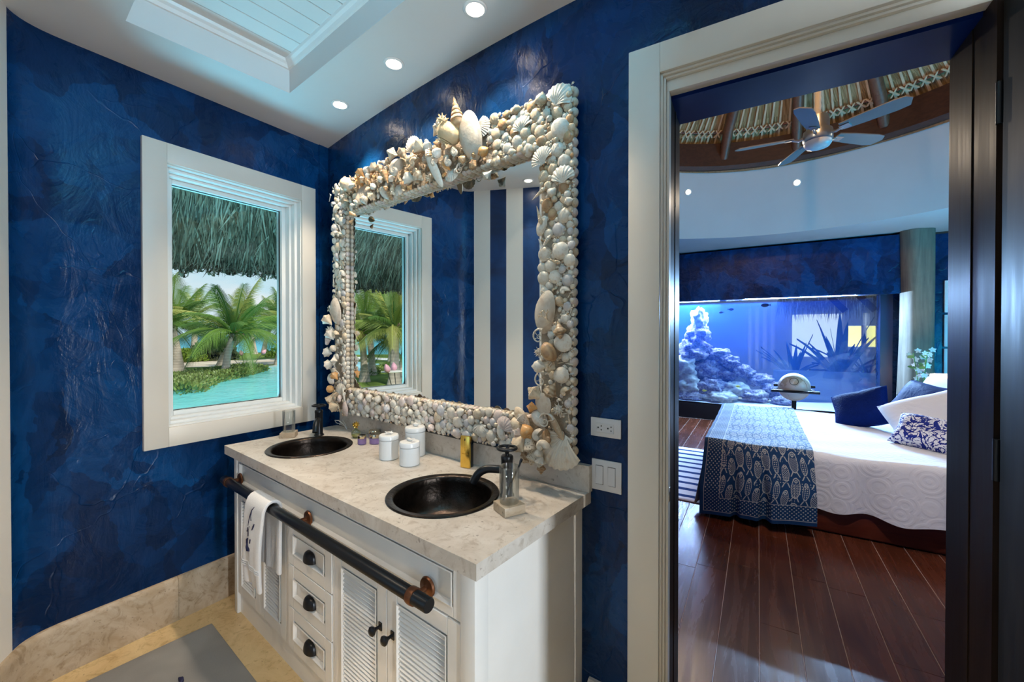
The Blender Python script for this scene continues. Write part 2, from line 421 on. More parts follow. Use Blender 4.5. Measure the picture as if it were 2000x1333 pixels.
m = MB(); ids = []
for i, p in enumerate(prev):
    d = (prev[min(8, i + 1)] - prev[max(0, i - 1)]); nn = Vector((-d.y, d.x, 0)).normalized()
    if nn.dot(Vector((0, 0, 0)) - p) < 0: nn = -nn
    ids.append([m.p((p.x + nn.x * q, p.y + nn.y * q, z)) for q, z in bp])
for a, b in zip(ids, ids[1:]):
    for j in range(5): m.face(a[j], b[j], b[j + 1], a[j + 1])
struct('baseboard_corner', m, TRAVB, smooth=30)
m = MB(); xs2 = [-.715 + .16 * i / 6 for i in range(7)]
ids = [[m.p((x, wall_y(x) - n, z * .8)) for n, z in bp] for x in xs2]
for a, b in zip(ids, ids[1:]):
    for j in range(5): m.face(a[j], b[j], b[j + 1], a[j + 1])
struct('baseboard_back', m, TRAV, smooth=30)

# ------------------------------------------------------------------ window 1
m = MB(Wp); A, B, Z0, Z1 = .452, 1.325, .890, 2.400; a, b, z0, z1 = .548, 1.235, .986, 2.302
w1 = None
for nm, q in (('side', (A, a, Z0, Z1)), ('side', (b, B, Z0, Z1)), ('head', (a, b, z1, Z1)), ('sill', (a, b, Z0, z0))):
    mm = MB(Wp); mm.box(q[0], q[1], .0005, .027, q[2], q[3])
    if w1 is None: w1 = struct('window_1', mm, WHITE, 'white framed window looking on palms, pool and sea', bevel=.002)
    else: obj('casing_' + nm, mm, WHITE, w1, bevel=.002)
def frame(fr, ins, n0, n1, wd):
    mm = MB(fr); aa, bb_, cc, dd = a + ins, b - ins, z0 + ins, z1 - ins
    mm.box(aa, aa + wd, n0, n1, cc, dd); mm.box(bb_ - wd, bb_, n0, n1, cc, dd); mm.box(aa + wd, bb_ - wd, n0, n1, cc, cc + wd); mm.box(aa + wd, bb_ - wd, n0, n1, dd - wd, dd)
    return mm
obj('reveal', frame(Wp, 0, -.06, .012, .006), TRIMW, w1, bevel=.001, seg=1)
obj('stop', frame(Wp, .006, -.10, -.025, .016), TRIMW, w1, bevel=.002)
obj('inner_stop', frame(Wp, .022, -.15, -.062, .014), TRIMW, w1, bevel=.002)
obj('sash', frame(Wp, .036, -.17, -.105, .024), TRIMW, w1, bevel=.003)
obj('gasket', frame(Wp, .057, -.140, -.128, .005), SLOT, w1)
m = MB(Wp); m.box(a + .058, b - .058, -.136, -.131, z0 + .058, z1 - .058); obj('pane', m, PANE, w1)

# ------------------------------------------------------------------ doorway
d1 = None
for nm, q in (('side', (.004, .107, 0, 2.42)), ('head', (.107, .95, 2.321, 2.42)), ('side', (.95, 1.05, 0, 2.42))):
    mm = MB(Dp); mm.box(q[0], q[1], 0, .022, q[2], q[3])
    if d1 is None: d1 = struct('door_1', mm, WHITE, 'white cased doorway to the bedroom', bevel=.002)
    else: obj('casing_' + nm, mm, WHITE, d1, bevel=.002)
def U(s0, s1, n0, n1, zt, th):
    mm = MB(Dp); mm.box(s0, s0 + th, n0, n1, 0, zt); mm.box(s0 + th, s1, n0, n1, zt - th, zt); return mm
obj('jamb_step', U(.107, .95, .012, .05, 2.321, .008), WHITE, d1, bevel=.001, seg=1)
obj('jamb_stop', U(.115, .95, .022, .06, 2.313, .008), WHITE, d1, bevel=.001, seg=1)
mm = MB(Dp); mm.box(.123, .132, .034, .07, 0, 2.268); mm.box(.123, .95, .034, .07, 2.268, 2.305); obj('jamb_face', mm, WHITE, d1, bevel=.001, seg=1)
mm = MB(Dp); mm.box(.095, .1325, .07, .262, 0, 2.262); o = obj('dark_jamb', mm, DOORW, d1); o['label'] = 'dark glossy wooden door lining'
mm = MB(Dp); mm.box(.1325, .1345, .150, .168, 0, 2.255); obj('jamb_bead', mm, DOORW, d1, bevel=.0008, seg=1)
mm = MB(Dp); mm.box(.876, .95, .0, .262, 0, 2.262); o = obj('dark_jamb', mm, DOORW, d1); o['label'] = 'dark wooden door lining on the hinge side'
mm = MB(Dp); mm.box(.8735, .876, .12, .262, 0, 2.255); obj('jamb_bead', mm, DOORW, d1, bevel=.0008, seg=1)
mm = MB(Dp); mm.box(.1325, .876, .07, .262, 2.256, 2.32); o = obj('soffit', mm, plain('blue_gloss_paint', (.002, .014, .095), .2, var=.25, scale=3, bump=.08, bscale=5, spec=.05), d1); o['label'] = 'blue glossy underside of the door head'
m2 = MB(Dp); m2.obox((.1325, .052, .902), ((1, 0, 0), (0, 1, 0), (0, 0, 1)), (.0012, .008, .024)); o = obj('strike_plate', m2, CHROME, d1, bevel=.001); 
m2 = MB(Dp); m2.box(.1330, .1342, .047, .057, .892, .912); obj('latch_hole', m2, SLOT, o)
lf = thing('door_leaf', Dp(.885, 0, 0), 'dark wooden door standing open at the right edge', 'door')
mm = MB(Dp); mm.box(.884, .924, -.745, -.006, .012, 2.245); obj('slab', mm, mk_wood('door_leaf_wood', (.016, .013, .011), (.030, .025, .020), .50, spec=.04), lf, bevel=.002)
for zz in (.25, 1.15, 2.0): obj('hinge', MB(Dp).lathe([(.007, zz - .05), (.007, zz + .05)], 10, Vector((.880, -.004, 0))), BLACKM, lf, smooth=40)

# ------------------------------------------------------------------ recessed lamps
def downlight(loc, label, energy, spot=R(78), nrm=(0, 0, -1), grp=None, blend=.35, color=WARM, sc_=1.):
    t = thing('downlight', loc, label, 'downlight', grp)
    c = Vector(loc); n = Vector(nrm)
    obj('trim_ring', MB().lathe([(.030, -.02), (.031, .001), (.036, .005), (.044, .004), (.047, .0005)], 28, c, nrm, cap=False), TRIMW, t, smooth=40)
    obj('lamp', MB().lathe([(.0295, .0), (.024, .004), (.0, .006)], 24, c - n * .0005, nrm, cap=False), LAMP, t, smooth=40)
    l = light('downlight_beam', 'SPOT', c + n * .02, energy, color, c + n, spot=spot, blend=blend, radius=.025)
    return t
for i, (x, y) in enumerate(((-1.101, 1.168), (-1.619, 1.169), (-2.138, 1.193))):
    downlight((x, y, 2.7095), ['recessed ceiling lamp over the mirror nearest the top edge', 'middle recessed ceiling lamp over the shell mirror', 'recessed ceiling lamp nearest the corner of the blue walls'][i], 40, R(100), blend=.5)
for i, (x, y) in enumerate(((-1.982, -.044), (-1.50, -.055), (-1.02, -.06))):
    downlight((x, y, 2.7095), ['recessed ceiling lamp in front of the striped wall, seen in the mirror', 'recessed ceiling lamp over the floor before the vanity drawers', 'recessed ceiling lamp over the floor before the near vanity doors'][i], [30, 30, 85][i], R((60, 60, 43)[i]), blend=(.2, .2, .12)[i])

# ================================================================== VANITY
va = thing('vanity', (-1.605, 1.08, 0), 'long white louvred double vanity cabinet under the stone counter', 'cabinet')
X0, X1, YF, YB = -2.468, -.745, .790, 1.372
m = MB()
m.box(X1 - .02, X1, YF, YB, .0, .822); m.box(X0, X0 + .02, YF, YB, 0, .822)             # sides
m.box(X0 + .02, X1 - .02, YF + .02, YB, .10, .12); m.box(X0 + .02, X1 - .02, YB - .015, YB, .12, .80)
m.box(X0 + .02, X1 - .02, YF + .012, YF + .03, .12, .822)                                 # dark face behind doors
obj('carcass', m, CAB, va)
m = MB(); m.box(X0 - .002, X0 + .036, YF - .004, YF + .05, 0, .824); obj('corner_post', m, CAB, va, bevel=.003)
m = MB(); m.box(X1 - .054, X1 + .002, YF - .004, YF + .05, 0, .824); obj('corner_post', m, CAB, va, bevel=.003)
m = MB(); m.box(X0 + .037, X1 - .055, YF + .012, YF + .03, .0, .108); obj('skirt', m, CAB, va)
def raised(x0, x1, z0, z1, yf, parent, name, fw=.045, depth=.006, bead=.008):
    """a framed panel: frame, bead and sunk field"""
    m = MB(); m.box(x0, x0 + fw, yf, yf + .016, z0, z1); m.box(x1 - fw, x1, yf, yf + .016, z0, z1)
    m.box(x0 + fw, x1 - fw, yf, yf + .016, z0, z0 + fw); m.box(x0 + fw, x1 - fw, yf, yf + .016, z1 - fw, z1)
    o = obj(name, m, CAB, parent, bevel=.0015, seg=1)
    a = [(x0 + fw, z0 + fw), (x1 - fw, z0 + fw), (x1 - fw, z1 - fw), (x0 + fw, z1 - fw)]
    m = MB(); pr = [(0, -.004), (.004, -.005), (bead, .0), (bead + .003, depth + .003)]
    sg = [(1, 1), (-1, 1), (-1, -1), (1, -1)]
    ids = [[m.p((px + sx * d, yf + yy, pz + sz * d)) for d, yy in pr] for (px, pz), (sx, sz) in zip(a, sg)]
    for k in range(4):
        for j in range(3): m.face(ids[k][j], ids[(k + 1) % 4][j], ids[(k + 1) % 4][j + 1], ids[k][j + 1])
    obj('moulding', m, CAB, o)
    return o
# rail above the doors with a long sunk panel
rail = raised(X0 + .037, X1 - .055, .662, .822, YF, va, 'top_rail', .030)
m = MB(); m.box(X0 + .07, X1 - .09, YF + .008, YF + .014, .69, .795); obj('rail_panel', m, CAB, rail)
def slat_mesh(wd):
    m = MB(); c, s = math.cos(R(38)), math.sin(R(38))
    m.obox((0, 0, 0), ((1, 0, 0), (0, c, s), (0, -s, c)), (wd / 2, .0095, .0021)); return m.mesh('slat', bevel=.0012, seg=1)
def door(x0, x1, knob_x):
    d = raised(x0, x1, .112, .655, YF, va, 'door', .052, .012)
    m = MB(); m.box(x0 + .05, x1 - .05, YF + .0125, YF + .016, .16, .607); obj('back_panel', m, CAB, d)
    wd = (x1 - x0) - .104 - .020; sm = slat_mesh(wd); sm.materials.append(CAB)
    n = 27; za, zb = .180, .590; org = worg(d)
    for k in range(n):
        o = lk(bpy.data.objects.new('slat', sm)); o.parent = d; o.location = Vector(((x0 + x1) / 2, YF + .007, za + (zb - za) * k / (n - 1))) - org
    if knob_x:
        c = Vector((knob_x, YF, .490))
        m = MB(); m.obox(c + Vector((0, -.0015, 0)), ((1, 0, 0), (0, 1, 0), (0, 0, 1)), (.008, .0022, .013))
        m.lathe([(.0055, .0), (.005, .012), (.007, .018), (.0145, .026), (.0155, .032), (.011, .037), (0, .039)], 18, c + Vector((0, -.003, 0)), (0, -1, 0))
        o = obj('knob', m, BLACKM, d, smooth=40); o['label'] = 'round dark knob'
    return d
door(-2.429, -2.154, None); door(-2.152, -1.872, None); door(-1.466, -1.140, -1.172); door(-1.137, -.802, -1.106)
m = MB(); m.box(-1.870, -1.842, YF, YF + .014, .11, .658); m.box(-1.478, -1.4675, YF, YF + .014, .11, .658); obj('stile', m, CAB, va, bevel=.001, seg=1)
def cup(c):
    m = MB()
    def fn(a, b):
        th = PI * a; ph = PI / 2 * b
        return (c[0] + .040 * math.cos(th) * math.cos(ph * .0 + 0) * (1 - .0) * (math.cos(ph) ** .55 if b < 1 else 0.02), c[1] - .026 * math.sin(th) ** .8 * math.cos(ph) ** .5 if 0 < a < 1 else c[1], c[2] - .018 + .040 * math.sin(ph))
    m.grid(fn, 16, 8)
    return m
for z0_, z1_ in ((.474, .655), (.293, .470), (.112, .289)):
    d = raised(-1.840, -1.480, z0_, z1_, YF - .004, va, 'drawer', .048)
    m = MB(); m.box(-1.795, -1.525, YF + .006, YF + .012, z0_ + .045, z1_ - .045); obj('drawer_panel', m, CAB, d)
    o = obj('cup_pull', cup((-1.655, YF + .004, (z0_ + z1_) / 2 - .008)), BLACKM, d, smooth=50); o['label'] = 'dark half-round cup pull'

# towel rail fixed along the cabinet front
rl = thing('towel_rail', (-1.66, .735, .711), 'long black towel rail with copper brackets along the vanity front', 'towel rail')
BY, BZ = .735, .711
obj('bar', MB().lathe([(.0, 0), (.0185, .0), (.0200, .002), (.0200, 1.580), (.0185, 1.582), (0, 1.582)], 24, (-2.447, BY, BZ), (1, 0, 0)), BLACKM, rl, smooth=40)
for x in (-2.385, -1.662, -.934):
    c = Vector((x, YF, BZ))
    br = obj('bracket', MB().lathe([(.030, 0), (.031, .003), (.028, .008), (.012, .010), (.0085, .013), (.0085, .040)], 24, c, (0, -1, 0)), COPPER, rl, smooth=40)
    if x != -1.662:
        m = MB(); rr = .0235; m.lathe([(.0203, -.012), (rr, -.012), (rr + .001, -.006), (rr + .001, .006), (rr, .012), (.0203, .012)], 24, (x, BY, BZ), (1, 0, 0), cap=False); obj('collar', m, COPPER, br, smooth=40)

# folded hand towel over the rail
tw = thing('hand_towel', (-1.93, BY, .5), 'white hand towel with a dark stitched motif hung over the black rail', 'towel')
def towel_pt(a, b, off=0.):
    # b runs from the front hem over the bar to the back hem
    x = -2.045 + .185 * a
    Lf, Lb, ro = .345, .285, .031 + off
    tot = Lf + PI * ro + Lb; q = b * tot
    wav = .006 * math.sin(7 * a + 2) + .004 * math.sin(15 * a)
    if q < Lf:
        k = q / Lf; y = BY - ro - .004 - .018 * math.sin(PI * k) * (.5 + .5 * math.sin(3.2 * a)) - wav * (1 - k); z = BZ - (Lf - q); x += (.5 - a) * .012 * (1 - k)
        x += -.010 * (1 - k)
    elif q < Lf + PI * ro:
        th = (q - Lf) / ro; y = BY - ro * math.cos(th); z = BZ + ro * math.sin(th)
    else:
        k = (q - Lf - PI * ro) / Lb; y = BY + min(ro, .030) + .0 - .002 * k - abs(wav) * k; z = BZ - (q - Lf - PI * ro); x += .012 * k
    return Vector((x, y, z))
m = MB(); m.grid(lambda a, b: towel_pt(a, b, 0), 20, 60)
o = obj('cloth', m, TOWEL, tw, smooth=80, recalc=True)
md = o.modifiers.new('t', 'SOLIDIFY'); md.thickness = .013; md.offset = .2
md = o.modifiers.new('b', 'BEVEL'); md.width = .004; md.segments = 2; md.limit_method = 'ANGLE'
tx = bpy.data.textures.new('terry', 'CLOUDS'); tx.noise_scale = .03
for k in range(3):
    m = MB(); m.tube([towel_pt(i / 16, .115 + k * .012) + Vector((0, -.009, 0)) for i in range(17)], .003, 6); obj('woven_band', m, TOWEL, tw, smooth=60)
def stitch(pts, r):
    m = MB(); q = [towel_pt(a, b) + Vector((0, -.0092, 0)) for a, b in pts]; m.tube(q, r, 6); return m
mo = obj('stitched_motif', stitch([(.40, .262), (.44, .245), (.52, .236), (.58, .236)], [.005, .0085, .009, .006]), NAVY_T, tw, smooth=60)
for pts, r in (([(.40, .262), (.41, .285), (.45, .295)], [.006, .007, .003]), ([(.60, .30), (.585, .276)], [.003, .0025]), ([(.63, .355), (.68, .378), (.70, .392)], [.002, .004, .002]), ([(.36, .36), (.39, .41), (.46, .455), (.54, .475)], [.001, .0022, .0018, .003]), ([(.33, .325), (.36, .35)], [.0022, .002]), ([(.46, .455), (.47, .42), (.52, .40)], [.0016, .0013, .0016]), ([(.40, .30), (.37, .34)], [.0014, .0012]), ([(.5, .31), (.44, .335), (.46, .365)], [.0008, .001, .0008])):
    obj('stitch', stitch(pts, r), NAVY_T, mo, smooth=60)

# ------------------------------------------------------------------ counter with two basins
ct = thing('countertop', (-1.605, 1.065, .847), 'pale travertine counter slab with a backsplash over the vanity', 'counter')
S1, S2, RS = (-2.125, 1.020), (-1.118, 1.017), .187
CX0, CX1, CY0, CY1 = -2.508, -.709, .755, 1.3725
m = MB(); NH = 48
def ringpts(c, r, k): return (c[0] + r * math.cos(2 * PI * k / NH), c[1] + r * math.sin(2 * PI * k / NH))
def slab_half(x0, x1, c):
    top = []; bot = []
    for k in range(NH):
        hx, hy = ringpts(c, RS, k); a = 2 * PI * k / NH; dx, dy = math.cos(a), math.sin(a)
        ts = []
        if dx > 1e-9: ts.append((x1 - c[0]) / dx)
        if dx < -1e-9: ts.append((x0 - c[0]) / dx)
        if dy > 1e-9: ts.append((CY1 - c[1]) / dy)
        if dy < -1e-9: ts.append((CY0 - c[1]) / dy)
        t = min(ts); top.append(((hx, hy), (c[0] + dx * t, c[1] + dy * t)))
    cs = [(x0, CY0), (x1, CY0), (x1, CY1), (x0, CY1)]
    for z, fl in ((.870, 0), (.826, 1)):
        ii = [(m.p((*a, z)), m.p((*b, z))) for a, b in top]
        for k in range(NH):
            p, q = top[k][1], top[(k + 1) % NH][1]; n = (k + 1) % NH
            extra = [cc for cc in cs if abs(p[0] - q[0]) > 1e-6 and abs(p[1] - q[1]) > 1e-6 and min(p[0], q[0]) - 1e-6 <= cc[0] <= max(p[0], q[0]) + 1e-6 and min(p[1], q[1]) - 1e-6 <= cc[1] <= max(p[1], q[1]) + 1e-6]
            f = [ii[k][0], ii[k][1]] + [m.p((*cc, z)) for cc in extra[:1]] + [ii[n][1], ii[n][0]]
            m.face(*(f if fl else list(reversed(f))))
xm = -1.62
slab_half(CX0, xm, S1); slab_half(xm, CX1, S2)
for z0_, z1_ in ((.826, .870),):
    q = [(CX0, CY0), (CX1, CY0), (CX1, CY1), (CX0, CY1)]
    for k in range(4):
        (xa, ya), (xb, yb) = q[k], q[(k + 1) % 4]; m.face(m.p((xa, ya, z0_)), m.p((xb, yb, z0_)), m.p((xb, yb, z1_)), m.p((xa, ya, z1_)))
    for c in (S1, S2):
        for k in range(NH):
            xa, ya = ringpts(c, RS, k); xb, yb = ringpts(c, RS, k + 1); m.face(m.p((xb, yb, z0_)), m.p((xa, ya, z0_)), m.p((xa, ya, z1_)), m.p((xb, yb, z1_)))
obj('slab', m, TRAV, ct, merge=1e-4, smooth=20)
m = MB(); bx = [-2.487 + 1.782 * i / 30 for i in range(31)]
ids = [[m.p((x, y, z)) for y, z in ((wall_y(x) - .024, .8705), (wall_y(x) - .024, .967), (wall_y(x) - .001, .967), (wall_y(x) - .001, .8705))] for x in bx]
for a, b in zip(ids, ids[1:]):
    for j in range(4): m.face(a[j], b[j], b[(j + 1) % 4], a[(j + 1) % 4])
m.face(*ids[0]); m.face(*reversed(ids[-1]))
obj('backsplash', m, TRAV, ct, smooth=30)
def sink(c, label):
    t = thing('sink', (c[0], c[1], .87), label, 'sink', None)
    pr = [(.186, -.015), (.202, -.002), (.204, .003), (.2005, .0065), (.182, .0045), (.176, .000)]
    n = 14
    for i in range(n + 1):
        q = i / n; pr.append((.174 * math.cos(PI / 2 * q) ** .42 if q < 1 else .022, -.004 - .135 * math.sin(PI / 2 * q) ** .9))
    obj('basin', MB().lathe(pr, 56, (*c, .870), cap=False), BRONZE, t, smooth=50)
    obj('drain', MB().lathe([(.030, -.1365), (.030, -.134), (.024, -.133), (.020, -.136), (0, -.136)], 24, (*c, .870), cap=False), BLACKM, t, smooth=40)
    return t
sink(S1, 'dark bronze round basin by the window end of the counter'); sink(S2, 'dark bronze round basin at the near end of the counter')
def faucet(c, d, label):
    t = thing('faucet', (*c, .87), label, 'faucet')
    C = Vector((*c, .870)); d = Vector((*d, 0)).normalized()
    obj('body', MB().lathe([(.026, .0), (.026, .006), (.0225, .010), (.0215, .012), (.0215, .130), (.0225, .132), (.0225, .142), (.020, .146), (.008, .147)], 28, C), BLACKM, t, smooth=35)
    r0 = .012; pts = [C + d * .010 + Vector((0, 0, .094)), C + d * .060 + Vector((0, 0, .096))]
    for k in range(1, 9):
        a = R(62) * k / 8; pts.append(C + d * (.060 + .060 * math.sin(a)) + Vector((0, 0, .096 - .060 * (1 - math.cos(a)))))
    e = pts[-1]; dd = d * math.cos(R(62)) - Vector((0, 0, math.sin(R(62)))); pts.append(e + dd * .022)
    obj('spout', MB().tube(pts, .0145, 16), BLACKM, t, smooth=50)
    m = MB(); z = .172
    m.grid(lambda a, b: C + Vector(((.0335 + .0058 * math.cos(2 * PI * b)) * math.cos(2 * PI * a), (.0335 + .0058 * math.cos(2 * PI * b)) * math.sin(2 * PI * a), z + .0052 * math.sin(2 * PI * b))), 32, 10, cu=True, cv=True)
    h = obj('handwheel', m, BLACKM, t, smooth=60)
    obj('stem', MB().lathe([(.0075, .146), (.0065, .150), (.0085, .158), (.012, .164), (.012, .168), (0, .170)], 16, C), BLACKM, h, smooth=50)
    for k in range(4):
        a = PI / 2 * k + .4; v = Vector((math.cos(a), math.sin(a), 0)); obj('spoke', MB().tube([C + v * .008 + Vector((0, 0, .166)), C + v * .031 + Vector((0, 0, z))], .0034, 8), BLACKM, h, smooth=60)
faucet((-2.329, 1.166), (S1[0] + 2.329, S1[1] - 1.166), 'black tap with a round valve wheel beside the far basin')
faucet((-.925, 1.146), (S2[0] + .925, S2[1] - 1.146), 'black tap with a round valve wheel beside the near basin')

# ------------------------------------------------------------------ things on the counter
def tumbler(c, rot, label, brush=False):
    cx, cy = c; t = thing('tumbler', (cx, cy, .87), label, 'glass')
    ax = ((math.cos(rot), math.sin(rot), 0), (-math.sin(rot), math.cos(rot), 0), (0, 0, 1))
    m = MB(); m.obox((cx, cy, .8850), ax, (.039, .039, .0148)); o = obj('stone_base', m, TRAVB, t, bevel=.002); o['label'] = 'square travertine base block'
    obj('cup', MB().lathe([(.0, .0035), (.029, .0035), (.0305, .006), (.0320, .118), (.0328, .1195), (.0336, .118), (.0322, .004), (.030, .0005), (0, .0005)], 32, (cx, cy, .8998)), GLASS, t, smooth=40)
tumbler((-2.432, 1.045), .95, 'clear tumbler on a stone block near the window end')
tumbler((-.838, 1.050), -.375, 'clear tumbler on a stone block at the near end of the counter')
tb = thing('toothbrush', (-.838, 1.050, .905), 'thin black brush handle leaning in the near tumbler', 'brush')
obj('handle', MB().tube([(-.856, 1.040, .9055), (-.838, 1.054, .955), (-.818, 1.074, 1.012), (-.8135, 1.0785, 1.030)], [.0028, .003, .0032, .0036], 8), BLACKG, tb, smooth=60)
obj('head', MB().tube([(-.8135, 1.0785, 1.030), (-.8105, 1.0812, 1.040)], [.0048, .0048], 8), BLACKG, tb, smooth=40)
PEARL = plain('pearl_shell_white', (.80, .77, .72), .22, var=.05, scale=30)
def canister(c, r, h, orn, label):
    t = thing('canister', (*c, .87), label, 'jar')
    C = Vector((*c, .8702))
    obj('body', MB().lathe([(r - .004, 0), (r, .003), (r, h - .026), (r - .0015, h - .024)], 40, C), PORC, t, smooth=35)
    ld = obj('lid', MB().lathe([(r - .001, h - .0225), (r + .001, h - .021), (r + .001, h - .006), (r - .002, h - .001), (r - .012, h), (0, h + .0005)], 40, C), PORC, t, smooth=35)
    T0 = C + Vector((0, 0, h + .0005)); m = MB()
    if orn == 'whale':
        pts = [T0 + Vector((-.017, .0, .006)), T0 + Vector((-.012, 0, .0075)), T0 + Vector((-.002, 0, .008)), T0 + Vector((.009, .0, .006)), T0 + Vector((.017, 0, .007)), T0 + Vector((.022, .0, .012))]
        m.tube(pts, [.003, .0072, .0082, .0050, .0026, .0016], 10)
        m.ell(T0 + Vector((.023, -.005, .0135)), (.005, .006, .0018), 8, 5); m.ell(T0 + Vector((.023, .005, .0135)), (.005, .006, .0018), 8, 5)
        o = obj('whale_knob', m, PEARL, ld, smooth=60)
    elif orn == 'coral':
        for k in range(9):
            a = 2 * PI * k / 9 + .3; v = Vector((math.cos(a), math.sin(a), 0)); m.tube([T0 + Vector((0, 0, .002)), T0 + v * .010 + Vector((0, 0, .006)), T0 + v * .019 + Vector((0, 0, .004 + .004 * (k % 3)))], [.004, .0032, .0018], 7)
        m.ell(T0 + Vector((0, 0, .006)), (.009, .009, .006), 10, 6)
        o = obj('coral_knob', m, PEARL, ld, smooth=60)
    else:
        m.lathe([(.0, -.020), (.004, -.012), (.009, -.002), (.0105, .004), (.007, .010), (.0085, .011), (.005, .016), (.006, .0165), (0, .023)], 14, T0 + Vector((0, 0, .009)), (1, .25, .1), rf=lambda a, h: 1 + .12 * math.cos(6 * a))
        o = obj('shell_knob', m, PEARL, ld, smooth=60)
canister((-1.640, 1.152), .0445, .113, 'coral', 'left white lidded canister with a coral knob')
canister((-1.492, 1.156), .0445, .103, 'whale', 'short white lidded canister with a whale knob, frontmost')
canister((-1.586, 1.262), .0475, .138, 'shell', 'tall white lidded canister with a shell knob, behind the other two')
pb = thing('perfume_bar', (-1.262, 1.283, .87), 'gold and black slab-shaped perfume bottle standing upright', 'bottle')
gx = (.972, .235, 0); gy = (-.235, .972, 0); c0 = Vector((-1.262, 1.283, .870))
GV = Vector(gx); GYV = Vector(gy)
m = MB(); m.obox(c0 - GYV * .008 + Vector((0, 0, .0705)), (gx, gy, (0, 0, 1)), (.0235, .0065, .0695)); obj('gold_face', m, GOLD, pb, bevel=.003)
m = MB(); m.obox(c0 + GYV * .010 + Vector((0, 0, .0585)), (gx, gy, (0, 0, 1)), (.0233, .0105, .0570)); obj('black_side', m, BLACKG, pb, bevel=.002)
m = MB(); m.obox(c0 + GYV * .009 + Vector((0, 0, .1245)), (gx, gy, (0, 0, 1)), (.018, .0085, .009)); obj('pump_cap', m, GOLD, pb, bevel=.001)
m = MB(); m.obox(c0 - GYV * .0147 + Vector((0, 0, .124)), (gx, gy, (0, 0, 1)), (.0018, .0006, .0050)); obj('slot', m, SLOT, pb)
ENG = plain('engraved_gold', (.62, .38, .06), .35, 1)
def text(s, size, loc, rot, parent, mat, name='lettering', ext=.0002):
    cu = bpy.data.curves.new(name, 'FONT'); cu.body = s; cu.size = size; cu.align_x = 'CENTER'; cu.align_y = 'CENTER'; cu.extrude = ext
    me = bpy.data.meshes.new_from_object(bpy.data.objects.new(name, cu)); me.materials.clear(); me.materials.append(mat); o = lk(bpy.data.objects.new(name, me)); o.parent = parent; o.location = Vector(loc) - worg(parent); o.rotation_euler = rot; return o
ang = math.atan2(.235, .972)
text('1', .026, c0 - GYV * .0147 + Vector((0, 0, .082)), (PI / 2, 0, ang), pb, ENG)
text('MILLION', .0085, c0 - GYV * .0147 + Vector((0, 0, .063)), (PI / 2, 0, ang), pb, ENG)
def cosm(c, r, h, lh, label, box=False):
    t = thing('cosmetic_jar', (*c, .87), label, 'jar', None); C = Vector((*c, .8702))
    obj('body', MB().lathe([(r * .86, 0), (r, .004), (r, h - lh - .003), (r * .9, h - lh)], 6 if box else 32, C), LILAC, t, smooth=35)
    obj('lid', MB().lathe([(r * .96, h - lh), (r * .99, h - lh + .001), (r * .99, h - .003), (r * .95, h), (0, h)], 32, C), GOLDL, t, smooth=35)
cosm((-1.962, 1.212), .022, .050, .018, 'small lilac cream jar with a metal lid, frontmost of three')
cosm((-1.922, 1.268), .032, .052, .020, 'round lilac cream jar with a gold lid, beside the left canister')
cosm((-2.010, 1.318), .030, .050, .018, 'lilac cream jar with a gold lid, hindmost of three')
pf = thing('perfume_bottle', (-2.112, 1.268, .87), 'small round clear perfume bottle with a gold star-burst stopper', 'bottle')
P0 = Vector((-2.112, 1.268, .870))
obj('flask', MB().lathe([(.014, .0005), (.020, .004), (.0255, .018), (.0265, .030), (.022, .042), (.010, .050), (.0065, .054)], 28, P0), PERF, pf, smooth=60)
obj('scent', MB().lathe([(.012, .003), (.018, .006), (.0225, .016), (.0235, .020), (0, .020)], 28, P0), plain('pale_scent', (.72, .68, .22), .1, Transmission_Weight=.4), pf, smooth=60)
m = MB(); S0 = P0 + Vector((0, 0, .074)); m.ell(S0, (.013, .013, .011), 12, 8); m.lathe([(.006, -.020), (.006, -.008)], 10, S0)
for k in range(26):
    z = 1 - 2 * (k + .5) / 26; a = k * 2.39996; v = Vector((math.sqrt(1 - z * z) * math.cos(a), math.sqrt(1 - z * z) * math.sin(a), z)); m.lathe([(.0048, .008), (.0008, .022)], 5, S0, v)
obj('starburst_stopper', m, GOLD, pf, smooth=30)
cb = thing('cable', (-2.36, 1.29, .874), 'thin white cable looping behind the far tap', 'cable')
obj('cord', MB().tube([(-2.47, 1.385, .875), (-2.44, 1.33, .90), (-2.40, 1.30, .925), (-2.365, 1.305, .928), (-2.345, 1.325, .905), (-2.335, 1.34, .874), (-2.36, 1.345, .90), (-2.40, 1.35, .918), (-2.44, 1.36, .905), (-2.475, 1.37, .876)], .0022, 8), PORC, cb, smooth=60)

# outlet and switch plates on the bowed wall
def Qp(s, n, z): return Vector((-.706 + .9979 * s + .065 * n, wall_y(-.706) + .065 * s - .9979 * n, z))
ou = thing('outlet', Qp(.055, 0, 1.11), 'white double power outlet plate above the light switches', 'outlet')
m = MB(Qp); m.box(-.003, .111, 0, .007, 1.078, 1.146); obj('plate', m, PLATE, ou, bevel=.002)
m = MB(Qp); m.box(.018, .086, .006, .0085, 1.094, 1.128); rc = obj('receptacle', m, PLATE, ou, bevel=.001, seg=1)
for x in (.027, .064):
    m = MB(Qp); m.obox((x, .009, 1.1115), ((1, 0, 0), (0, 1, 0), (0, 0, 1)), (.0024, .0006, .0026)); obj('slot', m, SLOT, rc)
    for z in (1.1185, 1.1035):
        m = MB(Qp); sg = 1 if z > 1.11 else -1
        a = [m.p((x + .0085, .0094, z - .0025 * sg)), m.p((x + .0155, .0094, z - .0025 * sg)), m.p((x + .012, .0094, z + .0035 * sg))]; m.face(*a); obj('slot', m, SLOT, rc, recalc=False)
sw = thing('light_switch', Qp(.055, 0, .94), 'white double rocker switch plate under the outlet', 'light switch')
m = MB(Qp); m.box(.001, .113, 0, .007, .882, .994); obj('plate', m, PLATE, sw, bevel=.002)
